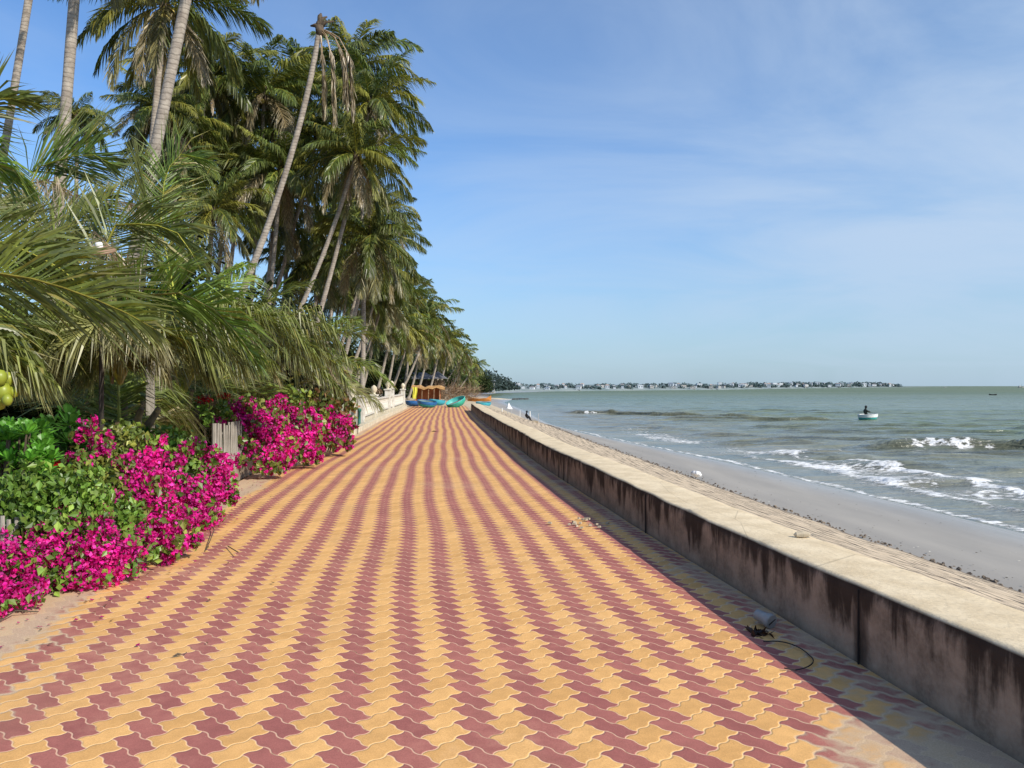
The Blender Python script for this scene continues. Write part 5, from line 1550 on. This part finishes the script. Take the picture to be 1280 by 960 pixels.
r = random.Random(21)
protos = [make_house(r.uniform(4.5, 8), 6, r.choice([3.2, 4, 5.5]), hz_white[k % 4], hz_roof[k % 3], k % 2 == 0) for k in range(7)]
cnt = 0
LBL = 'white hazy house in the town along the far shore'
GRP = 'hazy houses along the far shore'
placed = []
for i in range(240):
    f = r.random()
    px = 640 + 480 * f ** .9
    # shore depth at that bearing
    k_ = int(np.argmin(np.abs(HX + sx_ * F / sy_ - px)))
    yb = sy_[k_] * r.uniform(1.012, 1.075); x_ = (px - HX) * yb / F
    ok = all((x_ - a) ** 2 + (yb - b__) ** 2 > (yb * .011) ** 2 for a, b__ in placed)
    if not ok: continue
    placed.append((x_, yb))
    fr = (yb / sy_[k_] - 1.0)
    zt_ = V[k_][3][2]
    zg = SEA + .8 + (max(SEA + .8, (zt_ - SEA) * .45 + SEA) - SEA - .8) * min(1, fr / .03) if fr < .03 else V[k_][2][2] + (zt_ - V[k_][2][2]) * (fr - .03) / .09
    src = protos[cnt % 7]
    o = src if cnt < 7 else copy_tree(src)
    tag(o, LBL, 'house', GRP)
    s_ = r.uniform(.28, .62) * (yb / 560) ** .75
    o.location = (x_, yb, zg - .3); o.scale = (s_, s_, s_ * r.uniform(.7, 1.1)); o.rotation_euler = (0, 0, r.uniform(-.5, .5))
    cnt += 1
# far tree belt
cs, rs = [], []
for i in range(330):
    px = r.uniform(606, 1128); k_ = int(np.argmin(np.abs(HX + sx_ * F / sy_ - px))); yb = sy_[k_] * r.uniform(1.02, 1.11); x_ = (px - HX) * yb / F
    fr = yb / sy_[k_] - 1; zt_ = V[k_][3][2]; z_ = V[k_][2][2] + (zt_ - V[k_][2][2]) * max(0, fr - .03) / .09
    cs.append(np.array([x_, yb, z_ + .3])); rs.append(yb / 430 * r.uniform(.8, 1.7))
fb = FB()
for c_, r__ in zip(cs, rs):
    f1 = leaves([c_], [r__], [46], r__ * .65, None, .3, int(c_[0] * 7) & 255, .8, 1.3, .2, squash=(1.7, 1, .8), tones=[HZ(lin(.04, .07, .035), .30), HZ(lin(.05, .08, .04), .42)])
    fb.add((f1.v[0], [], f1.t[0], f1.c[0]))
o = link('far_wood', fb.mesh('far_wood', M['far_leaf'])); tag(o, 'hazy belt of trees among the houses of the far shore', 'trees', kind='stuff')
# nearer point with trees and a pale two storey building
for i, (px, Y, top, rad) in enumerate(((603, 262, 6.0, 7.0), (612, 275, 5.4, 7), (622, 300, 5.0, 6.5), (594, 235, 6.5, 6.0), (632, 340, 3.8, 6))):
    leafy_tree(px, Y, top, rad, ['dark tree just right of the pale two storey building', 'dark tree midway along the wooded point', 'dark tree near the outer end of the wooded point', 'dark tree at the landward side of the pale two storey building', 'last low tree at the tip of the wooded point'][i],
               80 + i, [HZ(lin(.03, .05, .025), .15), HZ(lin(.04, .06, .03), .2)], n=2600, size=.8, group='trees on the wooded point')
c0 = g0(606, 238, -.6)
root = empty('beach_house', c0, 'pale two storey building with open balconies on the wooded point', 'building')
W_, D_ = 6.0, 4.0
for z in (0.1, 2.0, 3.7): mb = MB(); mb.box((0, 0, z), (W_ + .6, D_ + .6, .22)); mb.build('slab', hz_white[2], root)
mb = MB(); mb.box((0, .8, 1.9), (W_ - .5, D_ - 1.5, 3.4)); mb.build('wall', simple('shade wall', (.12, .14, .15), None, 1, .8), root)
for x_ in np.linspace(-W_ / 2, W_ / 2, 5): mb = MB(); mb.box((x_, -D_ / 2, 1.9), (.25, .25, 3.6)); mb.build('column', hz_white[2], root)
for z in (.7, 2.5): mb = MB(); mb.box((0, -D_ / 2, z), (W_, .08, .5)); mb.build('railing', hz_white[1], root)
mb = MB(); hip(mb, 0, 0, 3.82, W_ + 1, D_ + 1, .9, 3); mb.build('roof', hz_roof[1], root)
# sand spit
V2 = []
for i, x_ in enumerate(np.linspace(-14, 0.5, 20)):
    w_ = 5.5 * (1 - (i / 19) ** 3) + .6
    for k, (dy, dz) in enumerate(((-1, -.25), (-.6, .28), (0, .5), (.6, .3), (1, -.25))):
        V2.append((x_, 172 - i * .2 + dy * w_ + 1.2 * math.sin(i * .8), SEA + dz * (1 - (i / 19) ** 4) + .03 * math.sin(i)))
me = mesh_np('sand_spit', V2, grid_faces(20, 5), mats=[simple('pale sand', (.62, .53, .38), (.5, .42, .3), .6, .95)], smooth=True); tag(link('sand_spit', me), kind='structure')
mb = MB()
for i in range(26): mb.box((.3 + i * .13 + r.uniform(-.1, .1), 168.5 + r.uniform(-.4, .4), SEA + .1), (.5, .5, .35), r.uniform(0, 3), .2, .1, .6)
o = mb.build('rock_groyne', simple('dark rock', (.09, .085, .08), None, 2, .9)); tag(o, 'low dark rocks off the tip of the sand spit', 'rocks')

# ------------------------------------------------------------------ litter
p = at(963, 775, 1); Yp = 1536 / (785 - HY)
c = np.array([(963 - HX) * Yp / F, Yp, .045])
root = empty('plastic_pot', c, 'grey plastic pot with slotted lid lying on its side in the wall shadow', 'pot')
Mx = Matrix.Rotation(math.radians(28), 3, 'Z') @ Matrix.Rotation(math.radians(97), 3, 'X')
mb = MB(); mb.lathe([(.001, -.12), (.036, -.12), (.043, 0), (.001, 0)], 26, (0, 0, 0), Mx); mb.build('body', M['grey_plastic'], root, smooth=False)
mb = MB(); mb.lathe([(.046, -.028), (.0485, -.02), (.0485, .008), (.044, .0125), (.001, .0125)], 26, (0, 0, 0), Mx); lid = mb.build('lid', M['grey_plastic'], root)
mb = MB(); q = Mx @ Vector((0, 0, .0135)); mb.box(q, (.066, .0022, .007), math.radians(28), 0, math.radians(-28)); mb.build('slot', M['wire'], root)
# wire loop
c = g0(975, 4.55, .012)
pts = [(c[0] + .17 * math.cos(a) * (1 - .02 * a), c[1] + .24 * math.sin(a), .008 + .01 * abs(math.sin(a * 2))) for a in np.linspace(-1.9, 1.7, 22)]
pts = [(x_ - c[0], y_ - c[1], z_) for x_, y_, z_ in pts]
mb = MB(); mb.tube(pts, .004, 6); o = mb.build('wire_loop', M['wire'], None, (c[0], c[1], 0)); tag(o, 'thin dark wire curled on the paving below the plastic pot', 'wire')
# dry leaf scraps by the pot
fb = leaves([np.array([0, 0, .012])], [.09], [34], .035, None, .4, 4, 1, 1.8, 0, squash=(1.2, 1, .12), tones=[lin(.04, .015, .01), lin(.08, .03, .015)])
c = g0(950, 4.95, 0); o = link('leaf_scraps', fb.mesh('leaf_scraps', M['leaf']), None, c); tag(o, 'dark red dry leaf scraps beside the plastic pot', 'litter')
# fish-shaped stone chip on the coping
c = at(1003, 670, 1); Yc = 1.143 * F / (671 - HY); c = np.array([(1003 - HX) * Yc / F, Yc, .462])
mb = MB(); mb.lathe([(.001, -.07), (.02, -.05), (.028, 0), (.018, .045), (.001, .06)], 9, (0, 0, .012), Matrix.Rotation(math.radians(90), 3, 'Y') @ Matrix.Rotation(.3, 3, 'Z'), .1)
mb.add([(.05, 0, .01), (.09, .03, .015), (.09, -.03, .012)], [(0, 1, 2)])
o = mb.build('stone_chip', M['stone_bit'], None, c); tag(o, 'small brown chip of stone lying on the pale wall top', 'stone')
# foam lump on the sand at the apron foot
Yf = 2.45 * F / (597 - HY); c = np.array([(871 - HX) * Yf / F, Yf, EYE - 2.45])
bm_ = MB()
rr = random.Random(2)
for k in range(5): bm_.lathe([(.001, -.05), (.07, -.03), (.085, .02), (.05, .07), (.001, .08)], 9, (rr.uniform(-.07, .07), rr.uniform(-.06, .06), .05 + rr.uniform(0, .07)), wob=.2)
o = bm_.build('foam_lump', M['foam_bit'], None, c, smooth=True); tag(o, 'white lump of foam plastic at the edge of the stone apron', 'foam lump')
# broken mortar pieces on the path
c = g0(722, 1536 / (656 - HY), .01)
mb = MB()
for k in range(16): mb.box((rr.gauss(0, .14), rr.gauss(0, .16), .012), (rr.uniform(.02, .06), rr.uniform(.02, .05), .02), rr.uniform(0, 3), .1, .1, .7)
o = mb.build('mortar_crumbs', M['stone_bit'], None, c); tag(o, 'scatter of pale mortar crumbs on the paving right of centre', 'crumbs', kind='stuff')
for (px, py, Yq, lb) in ((543, 540, 0, 'single brown leaf lying far down the striped path'), (678, 556, 0, 'dark leaf in the wall shadow far down the path'), (223, 822, 0, 'dark curled leaf on the yellow blocks at the lower left')):
    Yq = 1536 / (py - HY); c = g0(px, Yq, .015); s_ = max(.035, Yq * .0045)
    mb = MB(); mb.add([(-s_, 0, 0), (0, s_ * .4, s_ * .3), (s_, 0, .0), (0, -s_ * .4, s_ * .25)], [(0, 1, 2, 3)]); mb.tube([(s_, 0, 0), (s_ * 1.4, .01, .005)], .003, 4)
    o = mb.build('fallen_leaf', M['brown'], None, c); o.rotation_euler = (0, 0, .6); tag(o, lb, 'leaf')
# fallen twigs along the hedge foot
tw = [([(258, 690), (268, 668), (262, 655)], 'curved dry twig poking out by the low magenta tip'), ([(30, 768), (55, 752), (70, 735)], 'dry twig under the nearest magenta clump'), ([(0, 780), (20, 772), (48, 768)], 'dry twig on the sand at the left edge'), ([(285, 685), (298, 697)], 'short twig lying on the stripes in front of the hedge')]
for (pl_, lb) in tw:
    P_ = [(lambda Yq: ((a - HX) * Yq / F, Yq, .02 + (.03 if i_ == 1 else 0)))(1536 / (b__ - HY)) for i_, (a, b__) in enumerate(pl_)]
    o0 = P_[0]; mb = MB(); mb.tube([(p_[0] - o0[0], p_[1] - o0[1], p_[2]) for p_ in P_], .005, 5)
    o = mb.build('fallen_twig', M['brown'], None, (o0[0], o0[1], 0)); tag(o, lb, 'twig')
# weed and shell bits on the wet sand
rg = np.random.default_rng(15)
n_ = 420
Yr = 5 + 45 * rg.uniform(0, 1, n_) ** 1.3; f_ = np.where(rg.uniform(0, 1, n_) < .6, rg.uniform(0, .12, n_), rg.uniform(.1, .95, n_))
fx = wallx(Yr) + 5.1; shx = shorex(Yr); xr = fx + (shx - fx) * f_
zr = -.95 + (SEA + .95) * np.clip(f_, .001, 1) ** .9 + .02
zr = np.where(f_ < .12, -.955 - .05 * f_ / .12, zr); zr = np.maximum(zr, -.95 - .45 * f_ ** .9 + .012)
pz = np.stack([xr, Yr, zr], 1); a_ = rg.uniform(0, 6.3, n_); s_ = rg.uniform(.008, .03, n_)[:, None]
dx = np.stack([np.cos(a_), np.sin(a_), 0 * a_], 1) * s_; dy = np.stack([-np.sin(a_), np.cos(a_), .4 + 0 * a_], 1) * s_ * .6
v = np.stack([pz - dx, pz + dy, pz + dx, pz - dy * np.array([1, 1, 0])], 1).reshape(-1, 3)
cc = np.repeat(np.where(rg.uniform(0, 1, n_)[:, None] < .25, lin(.6, .58, .52)[None], lin(.07, .06, .045)[None]), 4, 0)
me = mesh_np('beach_debris', v, np.arange(n_ * 4).reshape(-1, 4), col=cc, mats=[M['far_leaf']]); tag(link('beach_debris', me), 'bits of weed and shell scattered over the grey wet sand', 'beach debris', kind='stuff')
# magenta petals and dirt strip under the hedge
rg = np.random.default_rng(2)
n_ = 260
Yr = rg.uniform(4.6, 15, n_); xr = wallx(Yr) - 5.3 + np.abs(rg.normal(.1, .5, n_)); pz = np.stack([xr, Yr, np.full(n_, .016)], 1)
a_ = rg.uniform(0, 6.3, n_); s_ = rg.uniform(.008, .018, n_)[:, None]; dx = np.stack([np.cos(a_), np.sin(a_), 0 * a_], 1) * s_; dy = np.stack([-np.sin(a_), np.cos(a_), .5 + 0 * a_], 1) * s_
v = np.stack([pz - dx, pz + dy, pz + dx, pz - dy * np.array([1, 1, 0])], 1).reshape(-1, 3)
cc = np.repeat(np.where(rg.uniform(0, 1, n_)[:, None] < .5, lin(.45, .02, .2)[None], lin(.2, .13, .07)[None]), 4, 0)
me = mesh_np('fallen_petals', v, np.arange(n_ * 4).reshape(-1, 4), col=cc, mats=[M['bract']]); tag(link('fallen_petals', me), 'magenta petals and brown leaf bits strewn along the hedge foot', 'petals', kind='stuff')

# ------------------------------------------------------------------ light, sky, camera
EL, AZ = math.radians(34.5), math.radians(130)      # azimuth clockwise from +Y (down the path)
sd = Vector((math.sin(AZ) * math.cos(EL), math.cos(AZ) * math.cos(EL), math.sin(EL)))
L = bpy.data.lights.new('sun', 'SUN'); L.energy = 5.0; L.angle = math.radians(.53); L.color = (1, .93, .82)
lo = bpy.data.objects.new('sun', L); COL.objects.link(lo); lo.rotation_euler = sd.to_track_quat('Z', 'Y').to_euler()
wd_ = bpy.data.worlds.new('World'); SC.world = wd_; wd_.use_nodes = True
t = NT(wd_)
bg = t.n['Background']
sky = t.new('ShaderNodeTexSky'); sky.sky_type = 'NISHITA'; sky.sun_disc = False; sky.sun_elevation = EL; sky.sun_rotation = AZ
sky.air_density = 1.0; sky.dust_density = .8; sky.ozone_density = 2.2; sky.altitude = 0
gen = t.new('ShaderNodeTexCoord').outputs['Generated']
x_, y_, z_ = t.sep(gen)
zc = t.m('MAXIMUM', z_, .02)
# project on a cloud layer so wisps flatten towards the horizon
pl_ = t.vec(t.m('DIVIDE', x_, t.m('ADD', zc, .16)), t.m('DIVIDE', y_, t.m('ADD', zc, .16)), 0)
n1 = t.noise(t.mapping(pl_, (.9, 1.15, 1)), 1.0, 8, .58, .7)
n2 = t.noise(t.mapping(pl_, (.25, .3, 1)), 1.0, 3, .5, .3)
veil = t.ramp(t.m('ADD', t.m('MULTIPLY', n1, .7), t.m('MULTIPLY', n2, .6)), .46, .78)
sidef = t.ramp(x_, -.25, .6, .35, 1.0)
veil = t.m('MULTIPLY', t.m('MULTIPLY', veil, sidef), t.ramp(z_, .02, .2, .45, 1.0))
col = t.mix(1.0, sky.outputs[0], (1.02, 1.42, 1.82, 1), 'MULTIPLY')
haze = t.ramp(z_, .30, -.02, 0, .75)
col = t.mix(t.m('MULTIPLY', haze, .8), col, (4.0, 5.3, 6.6, 1))
rgt = t.m('MULTIPLY', t.ramp(x_, .05, .75), t.ramp(z_, .75, .15, .2, 1.0))
col = t.mix(t.m('MULTIPLY', rgt, .5), col, (5.1, 6.8, 8.5, 1))
col = t.mix(t.m('MULTIPLY', veil, .75), col, (5.6, 6.9, 8.7, 1))
t.put(bg.inputs[0], col); bg.inputs[1].default_value = .1

cam = bpy.data.cameras.new('camera'); cam.lens = F / 1280 * 36; cam.sensor_width = 36; cam.clip_end = 40000; cam.clip_start = .05
co = bpy.data.objects.new('camera', cam); COL.objects.link(co); co.location = (0, 0, EYE)
co.rotation_euler = (math.radians(90) + math.atan((HY - 480) / F), 0, 0)
SC.camera = co
SC.view_settings.view_transform = 'Standard'; SC.view_settings.look = 'None'; SC.view_settings.exposure = 0
SC.render.engine = 'CYCLES'
SC.cycles.use_denoising = True
SC.cycles.max_bounces = 6; SC.cycles.diffuse_bounces = 3; SC.cycles.glossy_bounces = 3; SC.cycles.transmission_bounces = 3
SC.cycles.sample_clamp_indirect = 5
